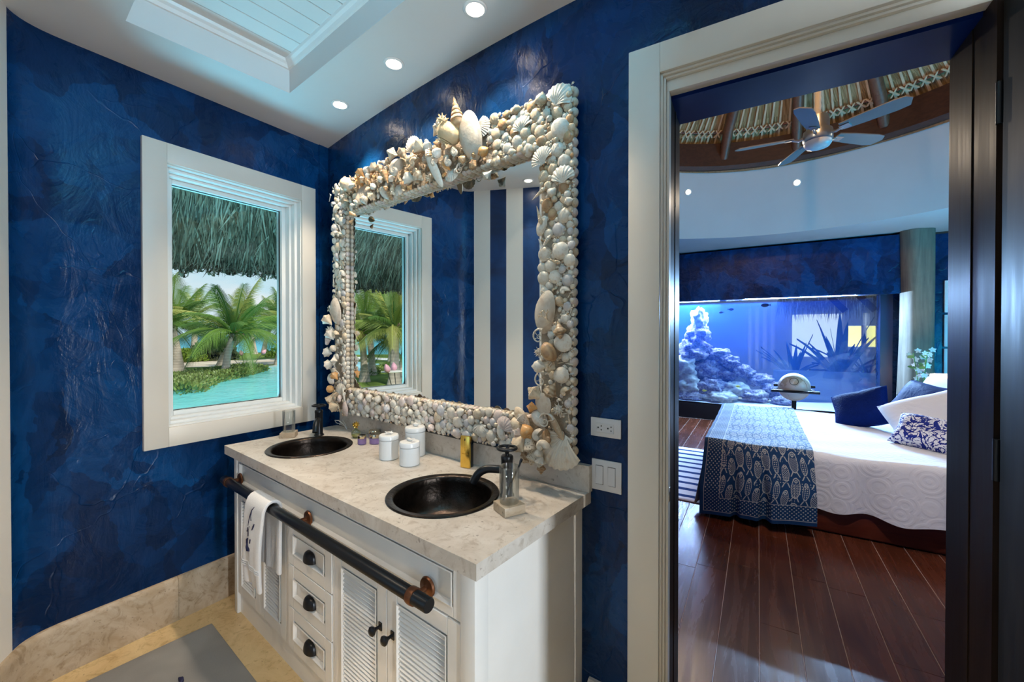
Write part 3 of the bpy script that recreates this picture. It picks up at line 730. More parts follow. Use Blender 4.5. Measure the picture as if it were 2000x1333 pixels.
for x0, x1 in ((.018, .045), (.064, .091)):
    m = MB(Qp); m.box(x0 - .001, x1 + .001, .0068, .0074, .904, .973); fr_ = obj('rocker_gap', m, SLOT, sw)
    m = MB(Qp); a = [(x0, .906), (x1, .906), (x1, .971), (x0, .971)]
    f = [m.p((x, .0100 if z < .94 else .0078, z)) for x, z in a]; bk = [m.p((x, .006, z)) for x, z in a]
    m.face(*f)
    for k in range(4): m.face(f[k], f[(k + 1) % 4], bk[(k + 1) % 4], bk[k])
    obj('rocker', m, PLATE, sw)

# bath mat
bm_ = thing('bath_mat', (-2.10, .42, 0), 'white cotton bath mat on the stone floor before the vanity', 'mat')
m = MB(); m.grid(lambda a, b: (-2.436 + .62 * a, .676 - .95 * b, .012 + .0015 * math.sin(9 * a + 3 * b) * math.sin(8 * b)), 24, 30)
o = obj('cloth', m, MATW, bm_, smooth=60); md = o.modifiers.new('t', 'SOLIDIFY'); md.thickness = .011; md.offset = -1; md = o.modifiers.new('b', 'BEVEL'); md.width = .004; md.segments = 2
m = MB(); m.tube([(-2.150, .480, .0145), (-2.135, .484, .0145), (-2.118, .482, .0145), (-2.105, .474, .0145)], [.003, .009, .008, .003], 8); obj('stitched_motif', m, NAVY_T, bm_)

# ================================================================== SHELL MIRROR
MX0, MX1, MZ0, MZ1 = -2.442, -.748, .978, 2.368
IX0, IX1, IZ0, IZ1 = -2.300, -.897, 1.125, 2.165
YB_, YFr = 1.352, 1.318
mi = thing('mirror', ((MX0 + MX1) / 2, YB_, MZ0), 'large mirror in a wide frame crusted with sea shells', 'mirror')
MO = worg(mi)
m = MB(); m.box(IX0 - .03, IX1 + .03, 1.345, 1.3485, IZ0 - .03, IZ1 + .03); obj('glass', m, MIRROR, mi)
m = MB()
for q in ((MX0 + .012, IX0 - .004, MZ0 + .012, MZ1 - .012), (IX1 + .004, MX1 - .012, MZ0 + .012, MZ1 - .012), (IX0 - .004, IX1 + .004, MZ0 + .012, IZ0 - .004), (IX0 - .004, IX1 + .004, IZ1 + .004, MZ1 - .012)): m.box(q[0], q[1], YFr, YB_, q[2], q[3])
obj('frame_board', m, plain('shell_grout', (.36, .30, .23), .9, bump=.5, bscale=120), mi)

def shellmat(name, ca, cb, cc=None, rough=.28, spots=False, band=False):
    t = T(name); r = t.rand(); n = t.noise(3.2, 4); z = t.xyz()[2]
    c = t.mix(r, ca, cb)
    if cc: c = t.mix(t.rng(n, .50, .72, 0, .75), c, cc)
    if spots: c = t.mix(t.rng(t.voro(7), .22, .34, 1, 0), c, (.10, .055, .03))
    if band: c = t.mix(((z * 17.0 + n * 3.0).sin() * .5 + .5) * .6, c, cc)
    return t.pbr(c, rough, 0, t.bump(t.noise(9, 4), .10, .05), .5)
SHW = shellmat('shell_white', (.80, .75, .66), (.70, .64, .54), (.60, .47, .34))
SHC = shellmat('shell_cream', (.76, .64, .48), (.62, .49, .34), (.46, .29, .15))
SHP = shellmat('shell_pink', (.80, .68, .61), (.74, .60, .54), (.60, .42, .36))
SHT = shellmat('shell_tan', (.60, .42, .24), (.50, .32, .17), (.30, .15, .07), band=True)
SHB = shellmat('shell_brown', (.34, .20, .10), (.44, .30, .18), (.70, .58, .42), band=True)
SHS = shellmat('shell_speckled', (.72, .63, .50), (.66, .58, .48), spots=True)
SHG = shellmat('shell_grey', (.62, .62, .62), (.70, .66, .64), (.45, .42, .42), band=True)
SHO = shellmat('shell_orange', (.70, .36, .12), (.62, .32, .12), (.74, .54, .32))
SHN = shellmat('shell_pearl', (.66, .58, .47), (.62, .55, .46), (.50, .40, .30), .15)
SHGO = shellmat('shell_golden', (.62, .46, .26), (.60, .45, .27), None, .12)
SHD = shellmat('shell_dark', (.06, .03, .02), (.14, .07, .03), (.30, .16, .06), .15)

def clam_mesh(ribs=0, depth=.0, n=14, rr=5, hh=.62, name='clam_shell'):
    m = MB()
    def fn(a, b):
        th = 2 * PI * a; rho = b; rad = (1 + .10 * math.sin(th)) * (1 - .06 * math.cos(2 * th))
        x = rho * rad * math.cos(th) * 1.04; y = rho * rad * math.sin(th) * .96 + .42 * (1 - rho)
        z = hh * math.sqrt(max(0, 1 - rho ** 2.1))
        if ribs:
            k = math.atan2(x, y + 1.15) ; z *= 1 + depth * math.cos(ribs * k * 3.2) * min(1, rho * 1.6)
        return (x, y - .05, z - .06)
    m.grid(fn, n, rr, cu=True); return m.mesh(name, smooth=75, merge=1e-4)
def scallop_mesh(ribs=9, name='scallop_shell', na=54, nr=8, curve=.34):
    m = MB()
    def fn(a, b):
        th = (a - .5) * R(140); L = 1.75 * (math.cos(th * .62) ** .8); d = b
        rib = math.cos(ribs * 2 * PI * (a)) * .5 + .5
        x = math.sin(th) * L * d; y = math.cos(th) * L * d - .92
        z = curve * math.sin(PI * min(1, d * .93)) * (1 - .35 * abs(a - .5) * 2) + .085 * rib * d ** .8 * (1 - .4 * d)
        if b > .99: L2 = 1 + .035 * rib; x *= L2; y = (y + .92) * L2 - .92
        return (x, y, z)
    m.grid(fn, na, nr)
    for s in (-1, 1):
        a = [m.p(q) for q in ((0, -.95, .12), (s * .48, -.93, .03), (s * .40, -.62, .06), (s * .12, -.70, .14))]; m.face(*a)
    return m.mesh(name, smooth=70, merge=1e-4)
def spire_mesh(name, prof, knobs=0, kd=.0, n=14, pitch=.0, kz=None, bend=0):
    """a spiral sea snail: the profile runs from the siphon to the tip and climbs with the turn"""
    m = MB(); L = [p[1] for p in prof]; ids = []
    for (r, h) in prof:
        row = []
        for k in range(n):
            a = 2 * PI * k / n; q = r
            if knobs and (kz is None or kz[0] <= h <= kz[1]): q *= 1 + kd * max(0, math.cos(knobs * a)) ** 2
            hh = h + pitch * (k / n) * (1 if 0 < r else 0)
            row.append(m.p((q * math.cos(a) + bend * h * h, q * math.sin(a) * .92, hh)))
        ids.append(row)
    for a, b in zip(ids, ids[1:]):
        for k in range(n): m.face(a[k], a[(k + 1) % n], b[(k + 1) % n], b[k])
    return m.mesh(name, smooth=38, merge=1e-5)
def whorls(z0, z1, r0, n, groove=.86, tip=.02):
    out = []
    for i in range(n):
        a, b = i / n, (i + 1) / n; ra = r0 * (1 - a) ** .95 + tip; rb = r0 * (1 - b) ** .95 + tip
        za, zb = z0 + (z1 - z0) * a, z0 + (z1 - z0) * b
        out += [(ra * groove, za), (ra * 1.02, za + (zb - za) * .25), ((ra + rb) / 2 * 1.02, za + (zb - za) * .75)]
    return out + [(.001, z1)]
def moon_mesh(name='moon_shell'):
    """a globular snail seen on its spiral: a tube that winds inwards"""
    m = MB(); ids = []; N = 46
    for i in range(N + 1):
        ph = i / N * 2 * PI * 2.6; s = math.exp(-.22 * ph); cx = .55 * s; rr = .56 * s
        row = []
        for k in range(9):
            b = 2 * PI * k / 9; q = cx + rr * math.cos(b)
            row.append(m.p((q * math.cos(ph), q * math.sin(ph), .34 + .50 * (1 - s) + rr * .95 * math.sin(b))))
        ids.append(row)
    for a, b in zip(ids, ids[1:]):
        for k in range(9): m.face(a[k], a[(k + 1) % 9], b[(k + 1) % 9], b[k])
    m.face(*ids[0]); return m.mesh(name, smooth=60)
def oval_mesh(name, hh=.28, ax=1.0, ay=1.0, n=24):
    m = MB(); m.grid(lambda a, b: (ax * b * math.cos(2 * PI * a), ay * b * math.sin(2 * PI * a) * (1 + .08 * math.cos(2 * PI * a)), hh * math.sqrt(max(0, 1 - b * b)) + .01), n, 6, cu=True); return m.mesh(name, smooth=80, merge=1e-4)
def coral_mesh(name='coral_sprig'):
    m = MB(); r2 = random.Random(3)
    def br(p, d, L, r, k):
        q = p + d * L; m.tube([p, (p + q) / 2 + Vector((r2.uniform(-.04, .04), r2.uniform(-.04, .04), 0)), q], [r, r * .9, r * .75], 6)
        if k:
            for s in (-1, 1):
                v = (d + Vector((s * r2.uniform(.5, .9) * d.y, -s * r2.uniform(.5, .9) * d.x, r2.uniform(-.2, .35)))).normalized(); br(q, v, L * .72, r * .75, k - 1)
    br(Vector((0, -.9, .1)), Vector((0, 1, .2)).normalized(), .62, .13, 3); return m.mesh(name, smooth=60)
def slice_mesh(name='sliced_shell'):
    m = MB(); ids = []
    for i in range(40):
        ph = i / 39 * 2 * PI * 2.1; s = math.exp(-.20 * ph); ids.append((Vector((s * math.cos(ph), s * math.sin(ph), .10)), .10 * s + .03))
    m.tube([p for p, r in ids], [r for p, r in ids], 7)
    for k in range(5):
        a = k * 1.25; m.tube([Vector((math.cos(a) * math.exp(-.2 * a), math.sin(a) * math.exp(-.2 * a), .08)), Vector((math.cos(a) * .35, math.sin(a) * .35, .08))], .05, 6)
    return m.mesh(name, smooth=60)
def spiky_mesh(name='thorny_shell'):
    m = MB(); m.ell((0, 0, .25), (.62, .62, .5), 12, 8)
    for k in range(22):
        z = 1 - (k + .5) / 22 * 1.25; a = k * 2.4; q = math.sqrt(max(0, 1 - z * z)); v = Vector((q * math.cos(a), q * math.sin(a), z)); m.lathe([(.12, .50), (.02, .98)], 5, Vector((0, 0, .22)), v)
    return m.mesh(name, smooth=30)
PROF_WHELK = [(.03, -1.0), (.10, -.85), (.20, -.55), (.42, -.15), (.56, .12), (.60, .25), (.50, .36)] + whorls(.36, 1.0, .44, 3)
PROF_FATW = [(.03, -1.0), (.12, -.85), (.26, -.55), (.50, -.15), (.66, .12), (.70, .25), (.58, .36)] + whorls(.36, .95, .50, 3)
PROF_BALL = [(.10, -.62), (.45, -.52), (.72, -.28), (.80, 0), (.74, .28), (.52, .48)] + whorls(.48, .66, .40, 2)
PROF_CONE = [(.05, -1.0), (.22, -.6), (.40, -.1), (.52, .35), (.55, .50), (.45, .60)] + whorls(.60, .90, .36, 3)
PROF_AUGER = [(.04, -1.0), (.14, -.92), (.20, -.75)] + whorls(-.70, 1.0, .24, 8, .82)
PROF_TOP = [(.25, -.55), (.55, -.50), (.66, -.40)] + whorls(-.38, .75, .62, 4, .88)
PROF_FAT = [(.08, -.8), (.35, -.55), (.62, -.2), (.68, .10), (.58, .32), (.44, .40)] + whorls(.40, .80, .36, 3)
ME = dict(clam=clam_mesh(), cockle=clam_mesh(5, .08, 30, 6, .60, 'cockle_shell'), scallop=scallop_mesh(), fan=scallop_mesh(13, 'fan_shell', 78, 8, .28),
          whelk=spire_mesh('whelk_shell', PROF_WHELK, 7, .22, 14, .10, (.1, .5)), conch=spire_mesh('conch_shell', PROF_FATW, 7, .20, 21, .10, (.05, .55)), cone=spire_mesh('cone_shell', PROF_CONE, 0, 0, 14, .06),
          auger=spire_mesh('auger_shell', PROF_AUGER, 0, 0, 10, .1), top=spire_mesh('top_shell', PROF_TOP, 0, 0, 14, .08), turban=spire_mesh('turban_shell', PROF_FAT, 0, 0, 14, .1),
          spindle=spire_mesh('spindle_shell', [(.06, -1.0), (.30, -.85), (.46, -.62), (.50, -.45)] + whorls(-.42, 1.15, .50, 5, .88), 0, 0, 16, .10), venus=clam_mesh(0, 0, 14, 5, .48, 'venus_shell'), ball=spire_mesh('globe_shell', PROF_BALL, 0, 0, 18, .05), moon=moon_mesh(), oval=oval_mesh('oval_shell', .30, .55, 1.0), disc=oval_mesh('disc_shell', .16, 1, 1), cowrie=oval_mesh('cowrie_shell', .72, .72, 1.0), pen=oval_mesh('pen_shell', .14, .22, 1.0),
          coral=coral_mesh(), slice=slice_mesh(), thorny=spiky_mesh(), egg=oval_mesh('egg_shell', .8, .62, 1))
for k_ in ME: ME[k_].materials.append(SHW)
COUNT = {}; FILL = []
def put_shell(kind, x, z, r, rot=0., tilt=(0., 0.), mat=None, y=YFr, up=(0, -1, 0), name=None):
    me = ME[kind]; nm = name or me.name
    U_ = Vector(up); Xa = Vector((0, 0, 1)).cross(U_) if abs(U_.z) < .9 else Vector((1, 0, 0)); Xa.normalize(); Ya = U_.cross(Xa)
    M3 = Matrix((Xa, Ya, U_)).transposed()
    M3 = M3 @ Euler((tilt[0], tilt[1], 0)).to_matrix() @ Euler((0, 0, rot)).to_matrix()
    if kind in ('whelk', 'conch', 'cone', 'auger', 'top', 'turban', 'ball', 'spindle'):   # lying down along the surface
        M3 = M3 @ Euler((R(-82), 0, 0)).to_matrix()
        lift = {'auger': .22, 'top': .45, 'turban': .5}.get(kind, .42) * r
    else: lift = 0
    p = Vector((x, y, z)) + U_ * lift
    if COUNT.get(nm, 0) >= 298: FILL.append((kind, p, M3, r)); return
    COUNT[nm] = COUNT.get(nm, 0) + 1
    o = lk(bpy.data.objects.new(nm, me)); o.parent = mi; o.location = p - MO
    o.rotation_mode = 'QUATERNION'; o.rotation_quaternion = M3.to_quaternion(); o.scale = (r, r, r)
    if mat:
        o.material_slots[0].link = 'OBJECT'; o.material_slots[0].material = mat
    return o
occ = {}
def free(x, z, r, k=.84):
    ci, cj = int(x / .05), int(z / .05)
    for i in range(ci - 2, ci + 3):
        for j in range(cj - 2, cj + 3):
            for (a, b, q) in occ.get((i, j), ()):
                if (a - x) ** 2 + (b - z) ** 2 < ((q + r) * k) ** 2: return False
    return True
def take(x, z, r): occ.setdefault((int(x / .05), int(z / .05)), []).append((x, z, r))
# accents placed where the photograph shows them: kind, x, z, radius, turn, tilt, material, lift from the board
ACC = [
 # crest over the middle of the top rail
 ('oval', -1.235, 2.300, .108, .12, (.15, .05), SHN, .035), ('ball', -1.335, 2.335, .074, 2.6, (0, 0), SHGO, .035), ('spindle', -1.288, 2.395, .062, .10, (0, 0), SHT, .040), ('fan', -1.640, 2.385, .046, 0, (.2, 0), SHW, .02),
 ('pen', -1.455, 2.215, .100, .42, (.1, .2), SHW, .050), ('moon', -1.735, 2.275, .056, 1.0, (.1, .1), SHN, .028), ('disc', -2.085, 2.235, .062, 0, (-.25, .15), SHN, .02), ('ball', -2.215, 2.315, .060, 2.2, (0, 0), SHC, .010),
 ('scallop', -1.745, 2.185, .040, 3.0, (-.3, 0), SHW, .020), ('whelk', -1.690, 2.345, .040, .6, (0, 0), SHB, .03), ('conch', -1.790, 2.370, .038, 5.6, (0, 0), SHC, .025), ('conch', -1.550, 2.335, .044, 1.0, (0, 0), SHC, .035),
 ('turban', -1.500, 2.325, .036, .8, (0, 0), SHW, .03), ('whelk', -1.615, 2.300, .036, 2.0, (0, 0), SHB, .04), ('moon', -1.590, 2.270, .034, .5, (.1, .2), SHB, .045), ('top', -1.475, 2.280, .034, 0, (0, 0), SHB, .045),
 ('turban', -1.420, 2.270, .036, 2, (0, 0), SHW, .045), ('moon', -1.300, 2.240, .030, 2, (0, .2), SHS, .05), ('moon', -1.345, 2.210, .030, 2, (0, .2), SHS, .045), ('turban', -1.260, 2.200, .026, 2, (0, 0), SHT, .05),
 ('cone', -1.390, 2.395, .040, 1.2, (0, 0), SHC, .04), ('conch', -1.440, 2.385, .036, 5.2, (0, 0), SHC, .03), ('thorny', -1.395, 2.335, .040, 0, (0, 0), SHW, .035), ('thorny', -1.330, 2.372, .030, 0, (.3, .3), SHGO, .105),
 ('whelk', -1.890, 2.320, .036, .4, (0, 0), SHB, .025), ('moon', -1.985, 2.275, .034, 2, (.1, 0), SHT, .03), ('conch', -1.950, 2.345, .036, 1.0, (0, 0), SHC, .02), ('conch', -2.090, 2.350, .036, .8, (0, 0), SHO, .015), ('turban', -2.020, 2.345, .034, 5.4, (0, 0), SHW, .02),
 ('cone', -1.835, 2.270, .040, .3, (0, 0), SHT, .03), ('whelk', -2.055, 2.300, .030, 5, (0, 0), SHB, .03), ('cone', -2.160, 2.130, .034, 1.2, (0, 0), SHT, .02), ('oval', -1.880, 2.200, .044, .8, (.1, .2), SHW, .02), ('conch', -1.640, 2.210, .040, 1.2, (0, 0), SHW, .03),
 ('whelk', -1.560, 2.200, .040, .9, (0, 0), SHB, .035), ('thorny', -1.505, 2.190, .030, 0, (0, 0), SHC, .02), ('turban', -1.680, 2.190, .034, 2, (0, 0), SHT, .025), ('scallop', -1.365, 2.165, .034, 2.8, (-.2, 0), SHW, .025), ('turban', -1.160, 2.215, .034, 1.8, (0, 0), SHO, .02),
 ('slice', -1.300, 2.175, .034, .4, (0, 0), SHW, .035), ('conch', -1.150, 2.120, .028, 2.2, (0, 0), SHW, .01), ('fan', -1.180, 2.330, .036, 4.4, (0, .3), SHW, .015), ('moon', -1.440, 2.230, .024, 1, (0, 0), SHS, .05),
 # right-hand stile
 ('scallop', -.800, 2.335, .043, 5.75, (0, .1), SHW, .012), ('scallop', -.985, 2.285, .034, .2, (0, 0), SHW, .010), ('fan', -.885, 2.130, .038, .4, (0, 0), SHW, .014), ('scallop', -.790, 2.040, .036, 0, (0, .1), SHW, .012), ('clam', -.805, 2.210, .040, .3, (0, 0), SHW, .008),
 ('auger', -.885, 1.985, .034, 2.2, (0, 0), SHC, .02), ('auger', -.885, 1.900, .036, .2, (0, 0), SHC, .02), ('oval', -.885, 1.865, .040, 5.9, (0, 0), SHW, .01), ('clam', -.800, 1.760, .034, 1.4, (0, 0), SHW, .01), ('auger', -.855, 1.795, .034, 2.5, (0, 0), SHW, .02), ('auger', -.820, 1.722, .030, 1.2, (0, 0), SHC, .02), ('auger', -.850, 1.600, .028, 1.0, (0, 0), SHC, .02),
 ('oval', -.868, 1.535, .085, 6.0, (.1, -.1), SHN, .012), ('coral', -.830, 1.520, .036, .4, (.2, 0), SHC, .060), ('slice', -.880, 1.440, .034, 1, (.1, .1), SHW, .035), ('whelk', -.795, 1.470, .036, 3.4, (0, 0), SHB, .015), ('disc', -.785, 1.420, .034, 0, (0, .3), SHW, .020), ('cowrie', -.829, 1.385, .040, .6, (.1, 0), SHT, .045),
 ('thorny', -.870, 1.385, .024, 0, (0, 0), SHS, .04), ('turban', -.872, 1.330, .036, 1.6, (0, 0), SHW, .03), ('conch', -.835, 1.335, .034, 4.4, (0, 0), SHC, .025), ('slice', -.875, 1.275, .030, 2, (0, 0), SHW, .03), ('conch', -.885, 1.225, .040, 1.0, (0, 0), SHC, .03), ('conch', -.820, 1.245, .036, 2.6, (0, 0), SHB, .03),
 ('clam', -.795, 1.300, .032, 2, (0, 0), SHW, .012), ('disc', -.855, 1.192, .042, 0, (.1, -.2), SHN, .045), ('thorny', -.800, 1.175, .026, 0, (0, 0), SHW, .02), ('conch', -.905, 1.172, .026, 1.5, (0, 0), SHO, .03), ('slice', -.848, 1.125, .042, .3, (0, 0), SHW, .040), ('cowrie', -.885, 1.130, .040, .8, (0, 0), SHW, .022),
 ('pen', -.810, 1.115, .060, .5, (0, .2), SHB, .03),
 # bottom right corner
 ('fan', -.812, 1.022, .074, 2.6, (-.15, .1), SHW, .022), ('moon', -.862, 1.072, .032, 1, (0, 0), SHN, .055), ('moon', -.818, 1.072, .032, 2, (0, 0), SHT, .050), ('moon', -.838, 1.042, .034, 0, (0, 0), SHN, .065), ('turban', -.920, 1.082, .042, 3.9, (0, 0), SHO, .040),
 ('cone', -.905, 1.043, .046, 3.4, (0, 0), SHS, .045), ('conch', -.945, 1.036, .046, 2.6, (0, 0), SHC, .045), ('whelk', -.888, .998, .040, 2.9, (0, 0), SHS, .040), ('conch', -.925, .985, .036, 2.6, (0, 0), SHB, .030), ('oval', -.972, 1.120, .050, .75, (0, 0), SHC, .020), ('cowrie', -.990, 1.090, .036, 1.0, (0, 0), SHC, .022),
 ('whelk', -.965, 1.065, .030, 1.3, (0, 0), SHP, .035), ('auger', -.945, 1.050, .026, 1.5, (0, 0), SHP, .06), ('turban', -.862, 1.010, .026, 3, (0, 0), SHW, .050), ('conch', -.855, .985, .028, 3, (0, 0), SHW, .050), ('whelk', -.862, .955, .026, 3.2, (0, 0), SHT, .035), ('slice', -.790, 1.085, .028, 2, (0, 0), SHB, .02), ('cone', -.945, 1.115, .038, .8, (0, 0), SHS, .025),
 ('scallop', -1.060, 1.085, .034, 5.9, (0, 0), SHP, .012), ('scallop', -1.195, 1.035, .032, 3.1, (0, 0), SHW, .012), ('oval', -1.090, 1.045, .036, .3, (0, 0), SHW, .008),
 # bottom left corner and left stile
 ('scallop', -2.330, 1.120, .042, .5, (0, .1), SHW, .02), ('pen', -2.275, 1.095, .046, .3, (0, 0), SHW, .03), ('oval', -2.290, 1.010, .048, .2, (0, 0), SHP, .01), ('conch', -2.350, 1.020, .042, 1.8, (0, 0), SHC, .03), ('conch', -2.395, 1.065, .040, 2.6, (0, 0), SHC, .03), ('turban', -2.395, 1.120, .036, 1.3, (0, 0), SHO, .03),
 ('moon', -2.345, 1.075, .030, 1, (0, 0), SHC, .03), ('moon', -2.305, 1.065, .026, 2, (0, 0), SHP, .025), ('cowrie', -2.410, 1.180, .036, .2, (0, 0), SHW, .03), ('conch', -2.350, 1.200, .034, .9, (0, 0), SHO, .03), ('conch', -2.400, 1.270, .040, 1.9, (0, 0), SHW, .035), ('whelk', -2.360, 1.300, .034, 3.3, (0, 0), SHW, .03),
 ('conch', -2.425, 1.340, .040, 1.4, (0, 0), SHW, .03), ('moon', -2.430, 1.405, .034, 2, (0, -.5), SHP, .03), ('turban', -2.365, 1.365, .032, 1.0, (0, 0), SHS, .03), ('conch', -2.395, 1.445, .042, .8, (0, 0), SHW, .03), ('moon', -2.350, 1.450, .030, 0, (0, 0), SHC, .03), ('thorny', -2.425, 1.475, .034, 0, (0, 0), SHW, .02), ('conch', -2.420, 1.535, .046, .9, (0, 0), SHC, .03),
 ('oval', -2.375, 1.590, .085, .05, (.1, .1), SHN, .02), ('coral', -2.430, 1.600, .040, .5, (0, -.3), SHW, .02), ('moon', -2.360, 1.240, .030, 3, (0, 0), SHS, .03), ('coral', -2.440, 2.295, .036, 1.7, (0, -.6), SHW, .01), ('scallop', -2.385, 2.215, .030, .2, (0, 0), SHW, .012), ('thorny', -2.300, .975, .018, 0, (0, 0), SHB, .01), ('cone', -2.170, 2.095, .020, 2, (0, 0), SHT, .03),
]
for (k, x, z, r, rot, tl, mt, ly) in ACC:
    put_shell(k, x, z, r, rot, tl, mt, YFr - ly); take(x, z, r * (.55 if k in ('auger', 'pen') else .72))
# rows along the inner edge (two deep, facing the opening) and along the outer edge
def row(p0, p1, step, r, up, y):
    d = Vector((p1[0] - p0[0], p1[1] - p0[1])); n = max(1, int(d.length / step))
    for i in range(n):
        q = (i + .5) / n; put_shell('clam', p0[0] + d.x * q, p0[1] + d.y * q, r * rnd.uniform(.9, 1.08), rnd.uniform(-.4, .4), (rnd.uniform(-.1, .1), rnd.uniform(-.1, .1)), rnd.choice((SHW, SHW, SHP, SHC)), y, up, 'edge_shell')
for y in (1.318, 1.338):
    row((IX0, IZ1 + .004), (IX1, IZ1 + .004), .028, .0160, (0, -.30, -1), y)
row((IX0, IZ0 - .004), (IX1, IZ0 - .004), .026, .0145, (0, -.35, 1), 1.332)
row((IX0 - .004, IZ0), (IX0 - .004, IZ1), .027, .0145, (1, -.4, 0), 1.331)
row((MX1 - .010, MZ0 + .02), (MX1 - .010, MZ1 - .01), .036, .019, (1, -.35, 0), 1.334)
# the field: big clams first, then smaller ones, snails and splinters between
def inring(x, z, g=.0):
    if not (MX0 + g < x < MX1 - g and MZ0 + g < z < MZ1 - g): return False
    return not (IX0 - g * .6 < x < IX1 + g * .6 and IZ0 - g * .6 < z < IZ1 + g * .6)
def zone(x, z):
    if z > IZ1 - .02 and -2.25 < x < -1.17: return 'crest'
    if z < IZ0 and x < -1.0: return 'pale'
    if x > -1.15 and z > 1.9: return 'cream'
    return 'white'
MATS = dict(crest=(SHC, SHT, SHB, SHS, SHW, SHC, SHO, SHT, SHB), pale=(SHW, SHW, SHW, SHP, SHW, SHC, SHG), cream=(SHC, SHW, SHC, SHC, SHW, SHT), white=(SHW, SHW, SHW, SHC, SHW, SHG))
KINDS_ = dict(crest=('conch', 'turban', 'turban', 'moon', 'moon', 'moon', 'cone', 'spindle', 'top', 'cockle', 'whelk'), pale=('clam', 'venus', 'cockle', 'clam', 'cockle', 'venus', 'clam', 'turban'), cream=('clam', 'venus', 'cockle', 'cockle', 'turban', 'venus'), white=('clam', 'venus', 'cockle', 'clam', 'moon', 'cockle', 'venus', 'auger'))
for (r0, r1, tries, g) in ((.018, .023, 1300, .016), (.0135, .0170, 7000, .012), (.0095, .0125, 14000, .009), (.0065, .0085, 20000, .006)):
    for _ in range(tries):
        x = rnd.uniform(MX0, MX1); z = rnd.uniform(MZ0, MZ1)
        if not inring(x, z, g): continue
        zn = zone(x, z); r = rnd.uniform(r0, r1)
        r *= 1.32 if zn == 'crest' else 1.17
        if not free(x, z, r): continue
        take(x, z, r); k = rnd.choice(KINDS_[zn]); big = k in ('conch', 'whelk', 'turban', 'cone', 'top', 'auger')
        tb_ = .3 if zn == 'crest' else .16
        put_shell(k, x, z, r * (1.35 if big else 1.10), rnd.uniform(0, 6.28) if big else rnd.gauss(0, .7), (rnd.uniform(-tb_, tb_), rnd.uniform(-tb_, tb_)), rnd.choice(MATS[zn]), YFr - (rnd.uniform(.004, .035) if zn == 'crest' else rnd.uniform(0, .007)))
# crumbs in the gaps and whatever went past the limit, joined as one part
m = MB()
crumb = clam_mesh(0, 0, 7, 2); cv = [v.co.copy() for v in crumb.vertices]; cf = [tuple(p.vertices) for p in crumb.polygons]
def joinin(vs, fs, p, M3, r):
    o = len(m.v); m.v += [p + M3 @ (v * r) for v in vs]
    for f in fs: m.f.append(tuple(i + o for i in f)); m.mi.append(rnd.choice((0, 0, 0, 1, 2)))
for k, p, M3, r in FILL:
    me = ME[k]; joinin([v.co for v in me.vertices], [tuple(q.vertices) for q in me.polygons], p, M3, r)
Mb = Matrix(((1, 0, 0), (0, 0, -1), (0, 1, 0)))
for _ in range(24000):
    x = rnd.uniform(MX0, MX1); z = rnd.uniform(MZ0, MZ1); r = rnd.uniform(.0042, .0068)
    if inring(x, z, .003) and free(x, z, r, .78):
        take(x, z, r); joinin(cv, cf, Vector((x, YFr - rnd.uniform(0, .006), z)), Mb @ Euler((rnd.uniform(-.5, .5), rnd.uniform(-.5, .5), rnd.uniform(0, 6))).to_matrix(), r * 1.25)
o = obj('small_shells', m, (SHW, SHC, SHT), mi, smooth=60, recalc=False); o['kind'] = 'stuff'

# ================================================================== BEDROOM SHELL
BU0, BU1, BV0, BV1, BZC = -2.5, 3.3, 1.69, 7.72, 2.83
HC, HR, RR = (.36, 4.22), 2.50, 2.15
DROP = plain('bedroom_white', (.52, .53, .53), .6, var=.03, scale=2)
m = MB(Bp); m.box(BU0 - .1, BU1 + .1, 1.40, BV1 + .1, -.14, -.0016)
fl2 = struct('floor_bedroom', m, SEAM, 'dark walnut plank floor of the bedroom')
pk = 0
u = -2.02
while u < 2.2:
    v = 1.42 - rnd.uniform(0, 1.1)
    while v < 7.68:
        L = rnd.uniform(.9, 1.7); v0, v1 = max(v, 1.42), min(v + L, 7.70)
        if v1 - v0 > .05:
            m = MB(Bp); m.box(u + .0014, u + .1678, v0 + .0008, v1 - .0008, -.012, rnd.uniform(-.0006, .0004))
            # small vertical unevenness keeps every board readable
            o = obj('plank', m, FLOORW, fl2, bevel=.0014, seg=1); o.rotation_euler = (0, 0, 0)
            # local axes follow the boards so that the grain does too
            me = o.data; me.transform(Matrix.Rotation(-R(7.3), 4, 'Z')); o.rotation_euler = (0, 0, R(7.3))
        v += L
    u += .1692
# far wall pieces, left and right walls, wall on the bathroom side
m = MB(Bp); m.box(BU0, 1.62, BV1, BV1 + .08, 0, .26); struct('wall_tank_base', m, plain('black_plinth', (.006, .008, .012), .35), 'black plinth below the aquarium')
m = MB(Bp); m.box(1.468, BU1 + .1, BV1, BV1 + .1, .26, 2.9); m.box(BU0, -2.3, BV1, BV1 + .1, .26, 2.9); m.box(-2.3, 1.468, BV1, BV1 + .1, 2.02, 2.9)
struct('wall_far', m, BLUE, 'dark blue bedroom wall around the aquarium')
m = MB(Bp); m.box(BU1, BU1 + .1, BV0, BV1, 0, 2.9); struct('wall_headboard', m, BLUE)
m = MB(Bp); m.box(BU0 - .1, BU0, BV0, BV1, 0, 2.9); struct('wall_bedroom_left', m, BLUE)
m = MB(Dp); m.box(-.55, .10, .20, .262, 0, 2.9); m.box(-2.05, -.55, .44, .50, 0, 2.9); m.box(-.60, -.55, .262, .44, 0, 2.9); m.box(.94, 3.4, .20, .262, 0, 2.9); m.box(.10, .94, .20, .262, 2.262, 2.9); struct('wall_bedroom_front', m, BLUE)
